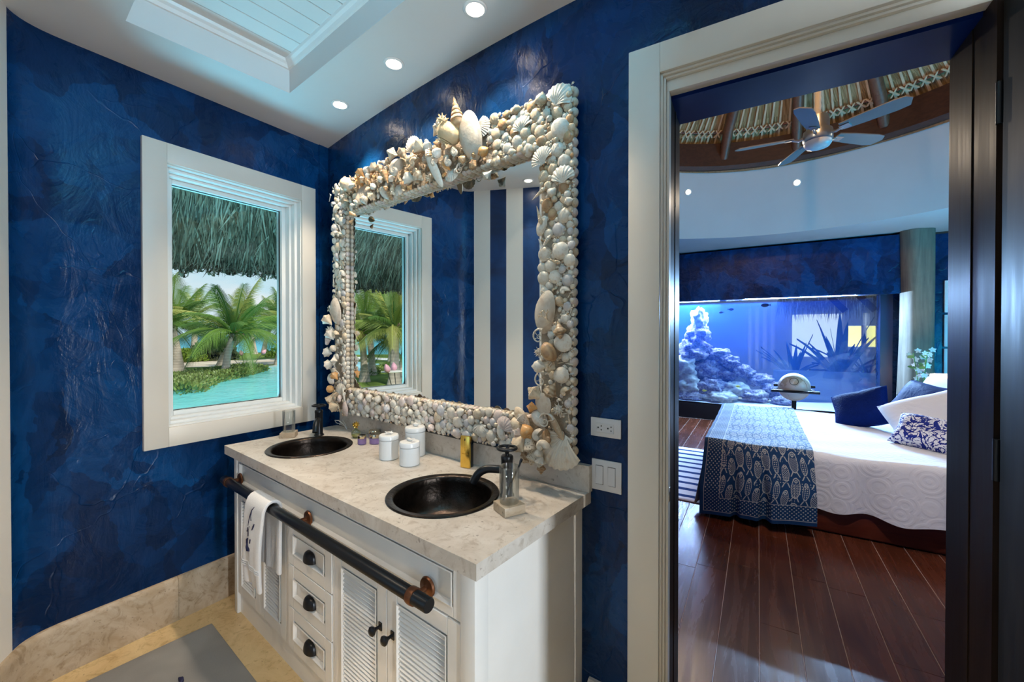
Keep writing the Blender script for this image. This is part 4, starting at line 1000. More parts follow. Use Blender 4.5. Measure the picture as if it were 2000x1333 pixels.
# flat soffit with a round opening, drum above it
m = MB(Bp); NH2 = 72; ci = []; co_ = []
for k in range(NH2):
    a = 2 * PI * k / NH2; dx, dy = math.cos(a), math.sin(a)
    ci.append(m.p((HC[0] + HR * dx, HC[1] + HR * dy, BZC)))
    t = 9
    if dx > 1e-6: t = min(t, (BU1 - HC[0]) / dx)
    if dx < -1e-6: t = min(t, (BU0 - HC[0]) / dx)
    if dy > 1e-6: t = min(t, (BV1 - HC[1]) / dy)
    if dy < -1e-6: t = min(t, (BV0 - .14 - HC[1]) / dy)
    t = max(t, HR + .01); co_.append(m.p((HC[0] + t * dx, HC[1] + t * dy, BZC)))
for k in range(NH2): n = (k + 1) % NH2; m.face(ci[k], ci[n], co_[n], co_[k])
for (cx, cy) in ((BU0, BV0 - .14), (BU1, BV0 - .14), (BU1, BV1), (BU0, BV1)):
    best = sorted(range(NH2), key=lambda k: (m.v[co_[k]] - Bp(cx, cy, BZC)).length)[:2]; m.face(m.p((cx, cy, BZC)), co_[best[0]], co_[best[1]])
struct('ceiling_soffit', m, DROP, 'flat white ring of bedroom ceiling below the raised drum', recalc=False)
m = MB(Bp); m.grid(lambda a, b: (HC[0] + (HR + (RR - HR) * b) * math.cos(2 * PI * a), HC[1] + (HR + (RR - HR) * b) * math.sin(2 * PI * a), BZC + .88 * b), 72, 6, cu=True)
struct('ceiling_drum', m, DROP, 'sloping white drum under the thatch', smooth=60)
m = MB(Bp); m.box(BU0, BU1, BV1 - .02, BV1, 2.805, 2.83); struct('trim_1', m, BEAMW)
# ring beam, rafters, battens, ties and thatch
m = MB(Bp); pr = [(RR + .09, 3.66), (RR - .02, 3.66), (RR - .06, 3.70), (RR - .06, 4.00), (RR + .12, 4.00)]
m.grid(lambda a, b: (HC[0] + pr[int(round(b * 4))][0] * math.cos(2 * PI * a), HC[1] + pr[int(round(b * 4))][0] * math.sin(2 * PI * a), pr[int(round(b * 4))][1]), 72, 4, cu=True)
rb = struct('trim_2', m, BEAMW, 'dark round roof beam', smooth=30)
m = MB(Bp); m.grid(lambda a, b: (HC[0] + (RR + .008) * math.cos(2 * PI * a), HC[1] + (RR + .008) * math.sin(2 * PI * a), 3.635 + .03 * b + .006 * math.sin(40 * a)), 90, 1, cu=True); obj('rope_edge', m, plain('dry_rope', (.30, .22, .13), .9, var=.3, scale=40), rb)
def mk_thatch(name, ca, cb, cc, freq=(60, 60, 3)):
    t = T(name); x, y, z = t.xyz('UV')
    v = t.n('CombineXYZ'); t.put(v.inputs[0], x * 260.0 + y * 60.0); t.put(v.inputs[1], y * 9.0)
    g = t.noise(1.0, 4, .6, .6, v.outputs[0]); h = t.noise(3, 3)
    c = t.mix(t.rng(g, .38, .62), ca, cb); c = t.mix(t.rng(h, .5, .7, 0, .6), c, cc)
    return t.pbr(c, .8, 0, t.bump(g, .9, .03), .2)
THI = mk_thatch('palm_thatch_inside', (.50, .36, .18), (.22, .14, .06), (.62, .48, .28))
SL = math.tan(R(38)); RT = RR + .10; ZT = 3.98
def Cp(az, r, off=0.):   # the cone of the roof, az clockwise from the far side
    a = R(az); return Bp(HC[0] + r * math.sin(a), HC[1] + r * math.cos(a), ZT + (RT - r) * SL - off)
m = MB(lambda x, y, z: Vector((x, y, z))); nA, nB = 96, 8
ids = [[m.p(Cp(360 * i / nA, max(.05, RT * (1 - j / nB)) + (.25 if j == 0 else 0))) for j in range(nB + 1)] for i in range(nA)]
for i in range(nA):
    for j in range(nB): m.face(ids[i][j], ids[(i + 1) % nA][j], ids[(i + 1) % nA][j + 1], ids[i][j + 1])
rf = struct('ceiling_thatch', m, THI, 'conical palm thatch seen from inside', smooth=60)
me = rf.data; uv = me.uv_layers.new(name='uv'); k = 0
for p in me.polygons:
    i, j = k // nB, k % nB
    for li, (a, b) in zip(p.loop_indices, ((i, j), (i + 1, j), (i + 1, j + 1), (i, j + 1))): uv.data[li].uv = (a / nA, b / nB)
    k += 1
for k in range(16):
    az = 1.2 + 22.5 * k
    m = MB(); m.tube([Cp(az, RT - .13, .26) + Vector((0, 0, -.02)), Cp(az, RT - .3, .14), Cp(az, RT - 1.0, .10), Cp(az, .16, .10)], [.052, .062, .06, .05], 12); obj('rafter', m, RAFT, rf, smooth=50)
TIE = plain('palm_tie', (.66, .53, .34), .7, var=.15, scale=12)
BAT = plain('roof_batten', (.17, .07, .04), .6, var=.2, scale=20)
for rr_ in (RT - .22, RT - .52, RT - .82, RT - 1.12):
    m = MB(); m.tube([Cp(-80 + 4 * i, rr_, .035) for i in range(46)], .014, 6); obj('batten', m, BAT, rf, smooth=60)
for k in range(-4, 5):
    for j in range(8):
        az = 1.2 + 22.5 * k + 22.5 * (j + 1) / 9 + rnd.uniform(-.4, .4)
        m = MB()
        def strip(az0, az1, r0, r1, w, off):
            q = [(az0 - w, r0), (az0 + w, r0), (az1 + w, r1), (az1 - w, r1)]
            a = [m.p(Cp(x, r, off)) for x, r in q]; b = [m.p(Cp(x, r, off + .012)) for x, r in q]
            m.face(*b); [m.face(a[i], a[(i + 1) % 4], b[(i + 1) % 4], b[i]) for i in range(4)]
        strip(az, az + rnd.uniform(-.5, .5), RT - .02, RT - 1.30, .30, .012)
        for rr_ in (RT - .22, RT - .52, RT - .82):
            strip(az - .9, az + .9, rr_ + .035, rr_ - .035, .22, .046); strip(az + .9, az - .9, rr_ + .035, rr_ - .035, .22, .046)
        obj('palm_tie', m, TIE, rf)
# recessed lamps in the drum
def drum_lamp(az, z, label, e):
    a = R(az); b = (z - BZC) / .88; r = HR + (RR - HR) * b
    p = Bp(HC[0] + r * math.sin(a), HC[1] + r * math.cos(a), z); cen = Bp(HC[0], HC[1], z - .55)
    n = (cen - p).normalized()
    t = downlight(p + n * .004, label, e, R(125), n, blend=.6)
    return t
drum_lamp(1.6, 3.42, 'recessed lamp glowing on the sloping bedroom ceiling below the fan', 32)
drum_lamp(-32, 3.42, 'recessed lamp on the bedroom drum hidden left of the door opening', 70)
drum_lamp(70, 3.42, 'recessed lamp on the bedroom drum hidden right of the door opening', 8)
drum_lamp(-150, 3.42, 'recessed lamp on the bedroom drum above the doorway', 22)
light('bed_fill_spot', 'SPOT', Bp(.75, 2.10, 3.32), 150, (.86, .92, 1.0), Bp(.95, 4.0, .5), spot=R(46), blend=.8, radius=.04)  # added spot without a fixture, brightens the bed front

# ------------------------------------------------------------------ ceiling fan
FZ = 3.06; fc = Bp(.42, 4.27, FZ)
fan = thing('ceiling_fan', fc, 'grey five-bladed ceiling fan with a frosted lamp under the thatch', 'fan')
NICK = plain('brushed_fan_metal', (.42, .45, .47), .3, .9)
obj('motor_housing', MB().lathe([(.035, .215), (.075, .205), (.080, .16), (.080, .10), (.100, .09), (.105, .06), (.105, .015), (.098, .0)], 36, fc, cap=False), NICK, fan, smooth=35)
FROST = plain('frosted_lamp_glass', (.68, .74, .76), .35)
obj('lamp_dome', MB().lathe([(.097, .0), (.096, -.020), (.082, -.042), (.045, -.056), (0, -.060)], 36, fc, cap=False), FROST, fan, smooth=60)
pts = [fc + Vector((0, 0, .20 + .03 * i)) for i in range(56)]
obj('hanging_rod', MB().tube(pts, [.024 + .004 * (i % 2) for i in range(56)], 12), plain('plaited_cord', (.60, .56, .47), .9, bump=.5, bscale=120), fan, smooth=30)
BLADE = plain('fan_blade_grey', (.20, .21, .22), .3)
vr = Vector((math.cos(R(38.213)), math.sin(R(38.213)), 0)); vf = Vector((-math.sin(R(38.213)), math.cos(R(38.213)), 0))
for ph in (153, 81, 9, -63, -135):
    d = vr * math.cos(R(ph)) + vf * math.sin(R(ph)); s = Vector((-d.y, d.x, 0)); up_ = Vector((0, 0, 1))
    tl = R(-13); s2 = s * math.cos(tl) + up_ * math.sin(tl); n2 = d.cross(s2)
    m = MB(); ol = [(.17, -.050), (.30, -.062), (.52, -.072), (.585, -.062), (.610, -.020), (.575, .050), (.50, .060), (.30, .052), (.17, .042)]
    a = [m.p(fc + Vector((0, 0, .052)) + d * x + s2 * y + n2 * .004) for x, y in ol]; b = [m.p(fc + Vector((0, 0, .052)) + d * x + s2 * y - n2 * .004) for x, y in ol]
    m.face(*a); m.face(*reversed(b)); [m.face(a[i], a[(i + 1) % 9], b[(i + 1) % 9], b[i]) for i in range(9)]
    bl = obj('blade', m, BLADE, fan)
    m = MB(); q = fc + Vector((0, 0, .045)); m.tube([q + d * .098, q + d * .13 + Vector((0, 0, -.012)), q + d * .18 - n2 * .008 * 0], [.013, .011, .009], 8); m.obox(q + d * .195, (d, s2, n2), (.035, .026, .004)); obj('blade_bracket', m, NICK, bl, smooth=40)

# ------------------------------------------------------------------ aquarium
AQU0, AQU1, AQV0, AQV1, AQZ0, AQZ1 = -2.3, 1.468, 7.725, 8.72, .26, 2.02
aq = thing('aquarium', Bp((AQU0 + AQU1) / 2, 8.2, AQZ0), 'huge blue-lit aquarium filling the bedroom wall', 'aquarium')
def bx(*q, fr=Bp): return MB(fr).box(*q)
obj('front_pane', bx(AQU0, AQU1, AQV0, AQV0 + .02, AQZ0, AQZ1), TANKG, aq)
obj('back_pane', bx(AQU0, AQU1, AQV1 - .02, AQV1, AQZ0, AQZ1), TANKG, aq)
obj('floor_pane', bx(AQU0, AQU1, AQV0, AQV1, AQZ0 - .06, AQZ0 - .002), SLOT, aq)
obj('end_panel', bx(AQU1 + .002, AQU1 + .022, AQV0, AQV1, AQZ0, AQZ1), TANKG, aq)
obj('end_panel', bx(AQU0 - .022, AQU0 - .002, AQV0, AQV1, AQZ0, AQZ1), plain('blue_end_panel_far', (.10, .22, .60), .4), aq)
obj('hood', bx(AQU0, AQU1, AQV0, AQV1, AQZ1 + .06, AQZ1 + .09), plain('tank_hood', (.5, .55, .6), .5), aq)
# the water: blue, slightly milky
t = T('tank_water'); vs = t.n('VolumePrincipled'); vs.inputs['Color'].default_value = (.05, .22, 1, 1); vs.inputs['Density'].default_value = .38; vs.inputs['Anisotropy'].default_value = .1
t.put(vs.inputs['Absorption Color'], (.25, .55, 1, 1)); t.t.links.new(vs.outputs[0], t.out.inputs['Volume'])
obj('water', bx(AQU0 + .01, AQU1 - .01, AQV0 + .025, AQV1 - .025, AQZ0 + .01, AQZ1 - .03), t.m, aq)
SANDW = plain('white_reef_sand', (.78, .80, .82), .9, var=.1, scale=30, bump=.4, bscale=80)
m = MB(Bp); m.grid(lambda a, b: (AQU0 + .02 + (AQU1 - AQU0 - .04) * a, AQV0 + .03 + .93 * b, AQZ0 + .015 + .05 * (.5 + .5 * math.sin(9 * a + 2 * math.sin(5 * b))) * (.35 + b)), 40, 14); obj('sand_bed', m, SANDW, aq, smooth=60)
for uu in (-1.9, -1.0, -.1): light('tank_lamp', 'AREA', Bp(uu, 8.15, AQZ1 + .05), 210 if uu < -.5 else 70, (.44, .58, 1.0), Bp(uu, 7.4, .2), .8, .5)
light('tank_lamp', 'AREA', Bp(.8, 8.15, AQZ1 + .05), 7, (.10, .30, 1.0), Bp(.8, 7.2, .2), .8, .5)
t = T('live_rock'); n1 = t.noise(9, 6, .65); n2_ = t.noise(34, 4, .6)
ROCK = t.pbr(t.mix(t.rng(n1 * .5 + n2_ * .5, .40, .60), (.14, .13, .28), (.62, .58, .66)), .9, 0, t.bump(n2_ * .6 + n1, .9, .03), .2)
ROCKG = plain('pale_coral_rock', (.66, .64, .62), .9, var=.4, scale=14, bump=.8, bscale=40)
reef = thing('coral_reef', Bp(-.6, 8.3, AQZ0), 'heap of pale coral rock climbing the left side of the aquarium', 'rock')
def rock(c, r, seed, mat):
    bm = bmesh.new(); bmesh.ops.create_icosphere(bm, subdivisions=4, radius=1)
    for v in bm.verts:
        p = v.co.normalized(); off = Vector((seed * 3.1, seed * 1.7, 0))
        k = 1 + .42 * noise.noise(p * 1.7 + off) + .24 * noise.noise(p * 4.2 + off) + .12 * noise.noise(p * 9 + off) - .16 * max(0, noise.noise(p * 6.5 - off)) 
        v.co = Vector((p.x * r[0], p.y * r[1], p.z * r[2])) * k
    me = bpy.data.meshes.new('rock'); bm.to_mesh(me); bm.free(); me.materials.append(mat)
    for q in me.polygons: q.use_smooth = True
    o = lk(bpy.data.objects.new('rock', me)); o.parent = reef; o.location = Bp(*c) - worg(reef); o.rotation_euler = (0, 0, R(7.3))
for i, (c, r) in enumerate([((-.93, 8.25, 1.72), (.13, .14, .22)), ((-.95, 8.25, 1.42), (.20, .18, .22)), ((-1.02, 8.2, 1.15), (.28, .22, .20)), ((-.62, 8.25, 1.08), (.22, .18, .13)), ((-1.25, 8.15, .85), (.30, .25, .24)), ((-.80, 8.25, .82), (.26, .2, .2)), ((-.42, 8.2, .98), (.17, .14, .10)), ((-.50, 8.3, .74), (.22, .18, .13)),
        ((-1.1, 8.1, .52), (.26, .2, .2)), ((-.72, 8.1, .52), (.24, .18, .16)), ((-.22, 8.25, .80), (.18, .15, .11)), ((.02, 8.3, .66), (.22, .16, .12)), ((-.35, 8.15, .50), (.2, .16, .13)), ((.22, 8.25, .52), (.18, .15, .12)), ((-.05, 8.1, .40), (.22, .16, .10)), ((-1.05, 8.0, .35), (.25, .15, .10)), ((-.55, 7.98, .36), (.25, .15, .10)), ((-1.6, 8.2, .7), (.4, .3, .4)), ((-1.7, 8.2, 1.2), (.3, .25, .3)), ((.35, 8.05, .36), (.16, .14, .08))]):
    rock(c, r, i + 1, ROCK if i % 4 else ROCKG)
def fish(c, L, col, label, hd=1):
    c = Bp(*c); f = thing('fish', c, label, 'fish'); ex_ = Bp(1, 0, 0) * hd
    mt = plain('fish_scale', col, .4); m = MB(); prof = [(.002, -.5), (.14, -.42), (.24, -.2), (.26, 0), (.18, .25), (.05, .42)]
    ey = Vector((-ex_.y, ex_.x, 0))
    m.grid(lambda a, b: c + ex_ * (prof[int(round(b * 5))][1] * L) + (ey * math.cos(2 * PI * a) * .35 + Vector((0, 0, 1)) * math.sin(2 * PI * a)) * prof[int(round(b * 5))][0] * L, 12, 5, cu=True); obj('body', m, mt, f, smooth=60)
    m = MB(); a = [m.p(c + ex_ * x * L + Vector((0, 0, z * L)) + ey * .01 * L) for x, z in ((.38, 0), (.62, .20), (.55, 0), (.62, -.20))]; b = [m.p(c + ex_ * x * L + Vector((0, 0, z * L)) - ey * .01 * L) for x, z in ((.38, 0), (.62, .20), (.55, 0), (.62, -.20))]
    m.face(*a); m.face(*reversed(b)); [m.face(a[i], a[(i + 1) % 4], b[(i + 1) % 4], b[i]) for i in range(4)]; obj('tail', m, mt, f)
fish((-.80, 7.86, .47), .075, (.90, .72, .05), 'yellow fish low over the sand at the left of the aquarium')
fish((-.29, 7.86, .58), .075, (.90, .72, .05), 'yellow fish in front of the rocks, right of the other yellow one', -1)
fish((.10, 7.9, 1.93), .13, (.08, .05, .04), 'dark fish just under the water surface')
fish((-.40, 7.95, 1.88), .09, (.06, .06, .10), 'small dark fish near the top of the rock tower', -1)
fish((-.55, 7.95, 1.83), .07, (.06, .06, .10), 'smallest dark fish beside the rock tower')
# pelmet over the tank, post at its right end
m = MB(Bp); m.box(-2.6, 1.645, 7.42, 7.715, 2.005, 2.795); struct('trim_3', m, BLUE, 'deep blue boxed pelmet above the aquarium')
m = MB(Bp); m.box(1.468, 1.60, 7.60, 7.725, 0, 2.005); struct('trim_4', m, plain('tank_post_blue', (.004, .012, .05), .35), 'dark post at the right end of the aquarium')
# tree-trunk column
tc = thing('trunk_column', Bp(1.79, 7.45, 0), 'weathered grey tree-trunk column right of the aquarium', 'column')
m = MB(); n_ = 28
def fn(a, b):
    th = 2 * PI * a; r = .165 + .012 * math.sin(3 * th + 2 * b) + .008 * math.sin(5 * th - 3 * b) + .02 * (1 - b) ** 2; c = Bp(1.79 + .012 * math.sin(3 * b), 7.45, 0)
    return c + Vector((r * math.cos(th), r * math.sin(th), 2.828 * b))
m.grid(fn, n_, 14, cu=True); obj('trunk', m, DRIFT, tc, smooth=60)
# framed pictures
def mk_photo(k):
    t = T('grey_photograph'); x, y, z = t.xyz('Generated')
    n1 = t.noise(4 + k, 5, .6, 0, t.tc('Generated')); hz = t.rng(z + (n1 - .5) * .35, .35, .55)
    return t.pbr(t.mix(hz, t.mix(t.rng(n1, .4, .6), (.02, .022, .03), (.16, .17, .2)), (.42, .45, .5)), .35)
FRW = plain('white_frame', (.74, .76, .78), .4)
for i, zc_ in enumerate((1.958, 1.50, 1.045)):
    f = thing('picture_frame', Bp(2.36, 7.70, zc_), ['topmost of the three white framed grey photographs', 'middle one of the three white framed grey photographs', 'lowest of the three white framed grey photographs'][i], 'picture')
    u0, u1, z0_, z1_ = 2.135, 2.58, zc_ - .213, zc_ + .213; v0, v1 = 7.685, 7.718
    m = MB(Bp); m.box(u0, u0 + .035, v0, v1, z0_, z1_); m.box(u1 - .035, u1, v0, v1, z0_, z1_); m.box(u0 + .035, u1 - .035, v0, v1, z0_, z0_ + .035); m.box(u0 + .035, u1 - .035, v0, v1, z1_ - .035, z1_); obj('frame', m, FRW, f, bevel=.002)
    obj('mount', bx(u0 + .03, u1 - .03, v0 + .014, v1, z0_ + .03, z1_ - .03), plain('mount_card', (.80, .80, .80), .8), f)
    obj('photograph', bx(u0 + .095, u1 - .095, v0 + .012, v0 + .0135, z0_ + .085, z1_ - .085), mk_photo(i), f)

# ------------------------------------------------------------------ bed
BF, BBk, BL0, BR_ = 3.745, 5.82, -.33, 1.74
bed = thing('bed', Bp(.7, 4.8, 0), 'low red-brown platform bed in front of the aquarium', 'bed')
obj('platform', bx(BL0 + .03, BR_, BF + .02, BBk - .05, .0, .20), BEDW, bed, bevel=.006)
obj('side_board', bx(BL0, BR_ + .02, BF, BF + .03, .015, .235), BEDW, bed, bevel=.004)
obj('mattress', bx(BL0 + .02, BR_, BF + .02, BBk - .02, .20, .555), plain('mattress_cloth', (.7, .7, .7), .9), bed, bevel=.05, seg=3)
obj('headboard', bx(BR_ + .02, BR_ + .09, BF - .05, BBk + .05, 0, 1.0), BEDW, bed, bevel=.006)
t = T('white_quilt'); 
vv = t.voro(7.5, 'F1', t.map((1, 1, 1))); ring_ = (vv * 26.0).sin() * .5 + .5; q2 = t.noise(60, 4)
QUILT = t.pbr(t.mix(t.noise(3, 3), (.74, .74, .77), (.84, .84, .86)), .85, 0, t.bump(t.rng(ring_, .2, .8) + q2 * .5, .22, .006), .2, Sheen_Weight=.2)
def drape(u0, u1, ztop, lf, bk, base_v, amp, hem, nu, nv, foot=None, ripple=1.):
    """cloth over the bed: from the far hem, over the top, down the near side"""
    Ltop = BBk - base_v; tot = bk + Ltop + lf
    def fn(a, b):
        u = u0 + (u1 - u0) * a; d = tot * b; rr_ = .05
        rip = (.5 * math.sin(7.3 * u + 1.2) + .3 * math.sin(15 * u + .4) + .2 * math.sin(26 * u)) * ripple
        if d < bk:
            return (u, BBk + .01 + .01 * rip, ztop - .05 - (bk - d))
        d2 = d - bk
        if d2 < Ltop - rr_:
            v = BBk - d2; z = ztop + .006 * math.sin(9 * u + 3 * v) + .004 * math.sin(17 * v - 4 * u)
            e = min(1, (BBk - v) / .06); return (u, v, z - .045 * (1 - e) ** 2)
        d3 = d2 - (Ltop - rr_)
        if d3 < rr_ * PI / 2:
            th = d3 / rr_; return (u, base_v + rr_ - rr_ * math.sin(th) , ztop - rr_ + rr_ * math.cos(th) + .006 * math.sin(9 * u))
        k = (d3 - rr_ * PI / 2) / (lf - rr_ * PI / 2 + 1e-6 + rr_ - rr_); dz = (lf - rr_ * PI / 2) * k
        return (u, base_v - (.012 + amp * (.5 + rip)) * k ** .8, ztop - rr_ - dz * (1 + hem * math.sin(u * 17) * k))
    return fn
qs = thing('bedspread', Bp(.9, 4.8, .57), 'white quilted bedspread with a scalloped hem draped over the bed', 'bedspread')
m = MB(Bp); m.grid(drape(-.36, BR_ + .02, .572, .37, .30, BF - .012, .045, .04, 0, 0), 130, 90); obj('quilt', m, QUILT, qs, smooth=80)
m = MB(Bp)
def fn(a, b):
    v = BF + .03 + (BBk - BF - .06) * a; rip = math.sin(9 * v) * .5 + math.sin(21 * v) * .3
    return (BL0 - .028 - (.02 + .02 * rip) * b - .07 * b * max(0, 1 - a * 8), v - .10 * b * max(0, 1 - a * 6), .572 - .52 * b - .03 * (1 - b) * 0)
m.grid(fn, 60, 14); obj('foot_drop', m, QUILT, qs, smooth=80)

# batik throw: the print is worked out in the cloth's own coordinates (metres)
def mk_batik():
    t = T('batik_fish_print'); u, v, _ = t.xyz('UV')      # u across the throw, v up from the near hem
    N1 = (t.noise(55, 2, .5, 0, t.tc('UV')) - .5)
    nz = N1 * .35
    SC_ = 1.22
    def cell(uu, vv, w, h): return ((uu / w).fr() - .5) * w, ((vv / h).fr() - .5) * h, (uu / w).fl(), (vv / h).fl()
    wv = (v * 16.0).sin() * .010
    def fish_(uu, vv, w, h, bw, bh, kind):
        x, y, ci_, cj_ = cell(uu + wv, vv, w, h)
        y1 = y - h * .06
        d = ((x / bw) * (x / bw) + (y1 / bh) * (y1 / bh)).sq() + nz
        out = (d - 1.0).ab() < .075; ins = d < .9
        ty = y + h * .40; tail = ((x.ab() - (ty * -.5 + bw * .75)).ab() < .0035).mn(1.0) * (ty.ab() < h * .09)
        if kind == 0: fill = (((x + y * .7) * 105.0).fr() < .28)
        elif kind == 1: fill = ((((x + y) * 75.0).fr() - .5).ab().mx((((x - y) * 75.0).fr() - .5).ab()) > .40)
        else: fill = (((x * 80.0).fr() - .5) * ((x * 80.0).fr() - .5) + ((y * 80.0).fr() - .5) * ((y * 80.0).fr() - .5)) < .09
        head = y1 > bh * .45; eye = ((x * x + (y1 - bh * .68) * (y1 - bh * .68)).sq() - .007).ab() < .0028
        return out.mx(ins * fill * (head * -1.0 + 1.0)).mx(tail).mx(eye * ins)
    f = fish_(u, v, .172, .16, .026, .062, 0)
    f = f.mx(fish_(u + .058, v + .07, .172, .16, .021, .05, 1)).mx(fish_(u + .112, v + .02, .172, .16, .018, .052, 2))
    gx_, gy_, _, _ = cell(u, v, .016, .016); dots_bg = ((gx_ * gx_ + gy_ * gy_).sq() < .0032) * (t.noise(9, 2, .5, 0, t.tc('UV')) > .56)
    f = f.mx(dots_bg)
    # border: dots between two fine lines, plain dark selvedge outside
    W_ = .72
    e = u.mn(v).mn(u * -1.0 + W_) ; e = u.mn(v)
    bx_, by_, _, _ = cell(u + v, u - v, .026, .026); bd = (bx_ * bx_ + by_ * by_).sq() < .0064
    line = ((e - .028).ab() < .0022).mx((e - .135).ab() < .0022)
    inb = (e < .135) * (e > .028)
    pr = f * (e > .135) + bd * inb; pr = pr.mx(line)
    col = t.mix(pr, t.mix(t.noise(40, 3), (.003, .030, .105), (.007, .060, .165)), (.44, .47, .45))
    return t.pbr(col, .75, 0, t.bump(t.noise(300, 2), .3, .003), .25)
th_ = thing('batik_throw', Bp(0, 4.8, .58), 'blue and white batik throw with fish print across the foot of the bed', 'blanket')
m = MB(Bp); nU, nV = 70, 150; lf, bkd = .475, .12
g0 = drape(-.375, .352, .590, lf, bkd, BF - .052, .03, .0, 0, 0)
def fn(a, b):
    u, v, z = g0(a, b)
    if z < .54 and v < 4:
        k = min(1, (.54 - z) / .25)
        u2 = u + .02 * k * (a - .5)
        v -= .085 * k
        for c_, w_, dp in ((.30, .05, .060), (.55, .07, .085)):
            q = (a - c_ - .03 * k) / w_
            if abs(q) < 1: v += dp * k * (.5 + .5 * math.cos(PI * q)) * .95
        z -= .07 * (1 - a) * k - .045 * k * 0
        return (u2 - .012 * k * (1 - a), v - .012, z)
    return (u, v, z)
m.grid(fn, nU, nV); o = obj('cloth', m, mk_batik(), th_, smooth=80, recalc=False)
uvl = o.data.uv_layers.new(name='uv'); tot = lf + bkd + (BBk - BF + .052)
for p in o.data.polygons:
    i, j = p.index // nV, p.index % nV
    for li, (a, b) in zip(p.loop_indices, ((i, j), (i + 1, j), (i + 1, j + 1), (i, j + 1))): uvl.data[li].uv = (.727 * a / nU, tot * (1 - b / nV))

# pillows
def pillow(c, w, h, th, rot, mat, label, name='pillow', piping=None):
    """c: lower edge centre in bedroom coordinates; rot: yaw, lean back, roll"""
    p = thing(name, Bp(*c), label, 'pillow' if name == 'pillow' else 'cushion')
    M3 = (Euler((0, 0, R(7.3) + rot[0])).to_matrix() @ Euler((rot[1], 0, 0)).to_matrix() @ Euler((0, 0, rot[2])).to_matrix())
    m = MB(lambda x, y, z: Vector((x, y, z)))
    def side(sg):
        def fn(a, b):
            x, y = a * 2 - 1, b * 2 - 1; pin = 1 - .10 * (1 - abs(y)) ** 1.2 * abs(x) ** 2 ; pin2 = 1 - .10 * (1 - abs(x)) ** 1.2 * abs(y) ** 2
            z = th * .5 * ((1 - x ** 4) * (1 - y ** 4)) ** .55 * (1 + .06 * math.sin(5 * x + 3 * y) * sg)
            return Bp(*c) + M3 @ Vector((x * w / 2 * pin, y * h / 2 * pin2 + h / 2, 0)) + M3 @ Vector((0, 0, sg * z))
        return fn
    m.grid(side(1), 22, 22); k = len(m.f); m.grid(side(-1), 22, 22)
    o = obj('cover', m, mat, p, smooth=80, merge=2e-4)
    o.data.uv_layers.new(name='uv')
    return p
LINEN = (lambda t: t.pbr((.76, .78, .80), .8, 0, t.bump(t.noise(5, 5, .6, 1.4, t.map((1, 1, 2.5))), .35, .02), .2))(T('white_linen'))
NAVY = (lambda t: t.pbr(t.mix(t.noise(20, 3), (.0015, .009, .085), (.003, .020, .15)), .7, 0, t.bump((t.voro(26) * 30).sin(), .4, .006), .05))(T('navy_quilted_cotton'))
NAVY2 = (lambda t: t.pbr((.0015, .010, .085), .6, 0, t.bump(t.noise(9, 4, .6, 1.5), .5, .015), .06))(T('navy_satin'))
def mk_coral():
    t = T('coral_print_cotton'); n1 = t.noise(13, 2, .45, 1.1); n2 = t.noise(20, 2, .45, 1.4, t.map((1, 1, 1), (0, 0, 0), (3, 2, 1)))
    ln = ((n1 - .5).ab() < .036).mx((n2 - .5).ab() < .026)
    return t.pbr(t.mix(ln, (.78, .80, .84), (.010, .025, .22)), .8, 0, t.bump(t.noise(200, 3), .2, .003), .2)
PB = .575
pillow((1.50, 5.55, PB), .70, .50, .20, (R(-62), R(62), 0), LINEN, 'white pillow at the far side of the bed nearest the aquarium')
pillow((1.50, 4.75, PB + .02), .70, .50, .18, (R(-80), R(66), 0), plain('grey_white_linen', (.58, .62, .66), .8), 'pale grey-white pillow against the headboard, behind the others')
pillow((1.23, 5.25, PB), .66, .48, .19, (R(-58), R(55), R(-6)), NAVY2, 'smooth navy pillow between the white pillows')
pillow((1.34, 4.45, PB + .02), .74, .52, .22, (R(-30), R(50), R(30)), LINEN, 'large white pillow propped behind the coral-print cushion')
pillow((.86, 5.02, PB), .47, .44, .17, (R(-40), R(50), R(28)), NAVY, 'quilted navy cushion nearest the foot of the bed', 'cushion')
pillow((1.08, 4.30, PB), .42, .32, .15, (R(-22), R(40), R(-8)), mk_coral(), 'white cushion with a navy coral print', 'cushion')
pillow((1.47, 3.98, PB), .55, .40, .16, (R(-60), R(50), R(10)), NAVY2, 'navy pillow at the right edge of the opening')

# globe on its stand behind the bed
gl_ = thing('globe', Bp(.385, 6.2, 0), 'cream globe on a black stand behind the bed', 'globe')
gc = Bp(.385, 6.2, .795)
t = T('cream_globe'); n1 = t.noise(5.5, 5, .6, .3); ld_ = t.rng(n1, .555, .575)
GLOBE = t.pbr(t.mix(ld_, (.74, .70, .58), t.mix(t.noise(14, 3), (.60, .52, .36), (.50, .46, .32))), .3)
obj('ball', MB().ell(gc, (.172, .172, .172), 40, 24), GLOBE, gl_, smooth=60)
m = MB(); m.grid(lambda a, b: gc + Vector(((.200 + .016 * math.cos(2 * PI * b)) * math.cos(2 * PI * a), (.200 + .016 * math.cos(2 * PI * b)) * math.sin(2 * PI * a), -.035 + .010 * math.sin(2 * PI * b))), 40, 6, cu=True, cv=True); obj('horizon_ring', m, BLACKM, gl_, smooth=30)
obj('crossbar', bx(.385 - .245, .385 + .245, 6.0, 6.03, .742, .772), BLACKM, gl_, bevel=.003)
for s in (-1, 1): obj('pivot', MB().lathe([(.014, 0), (.014, .045)], 12, gc + Bp(.17 * s, 0, .012), Bp(s, 0, 0)), BLACKM, gl_, smooth=30)
obj('post', bx(.385 - .024, .385 + .024, 6.16, 6.21, .02, .745), BLACKM, gl_, bevel=.003)
obj('foot', bx(.385 - .2, .385 + .2, 6.0, 6.4, .0, .03), BLACKM, gl_, bevel=.004)
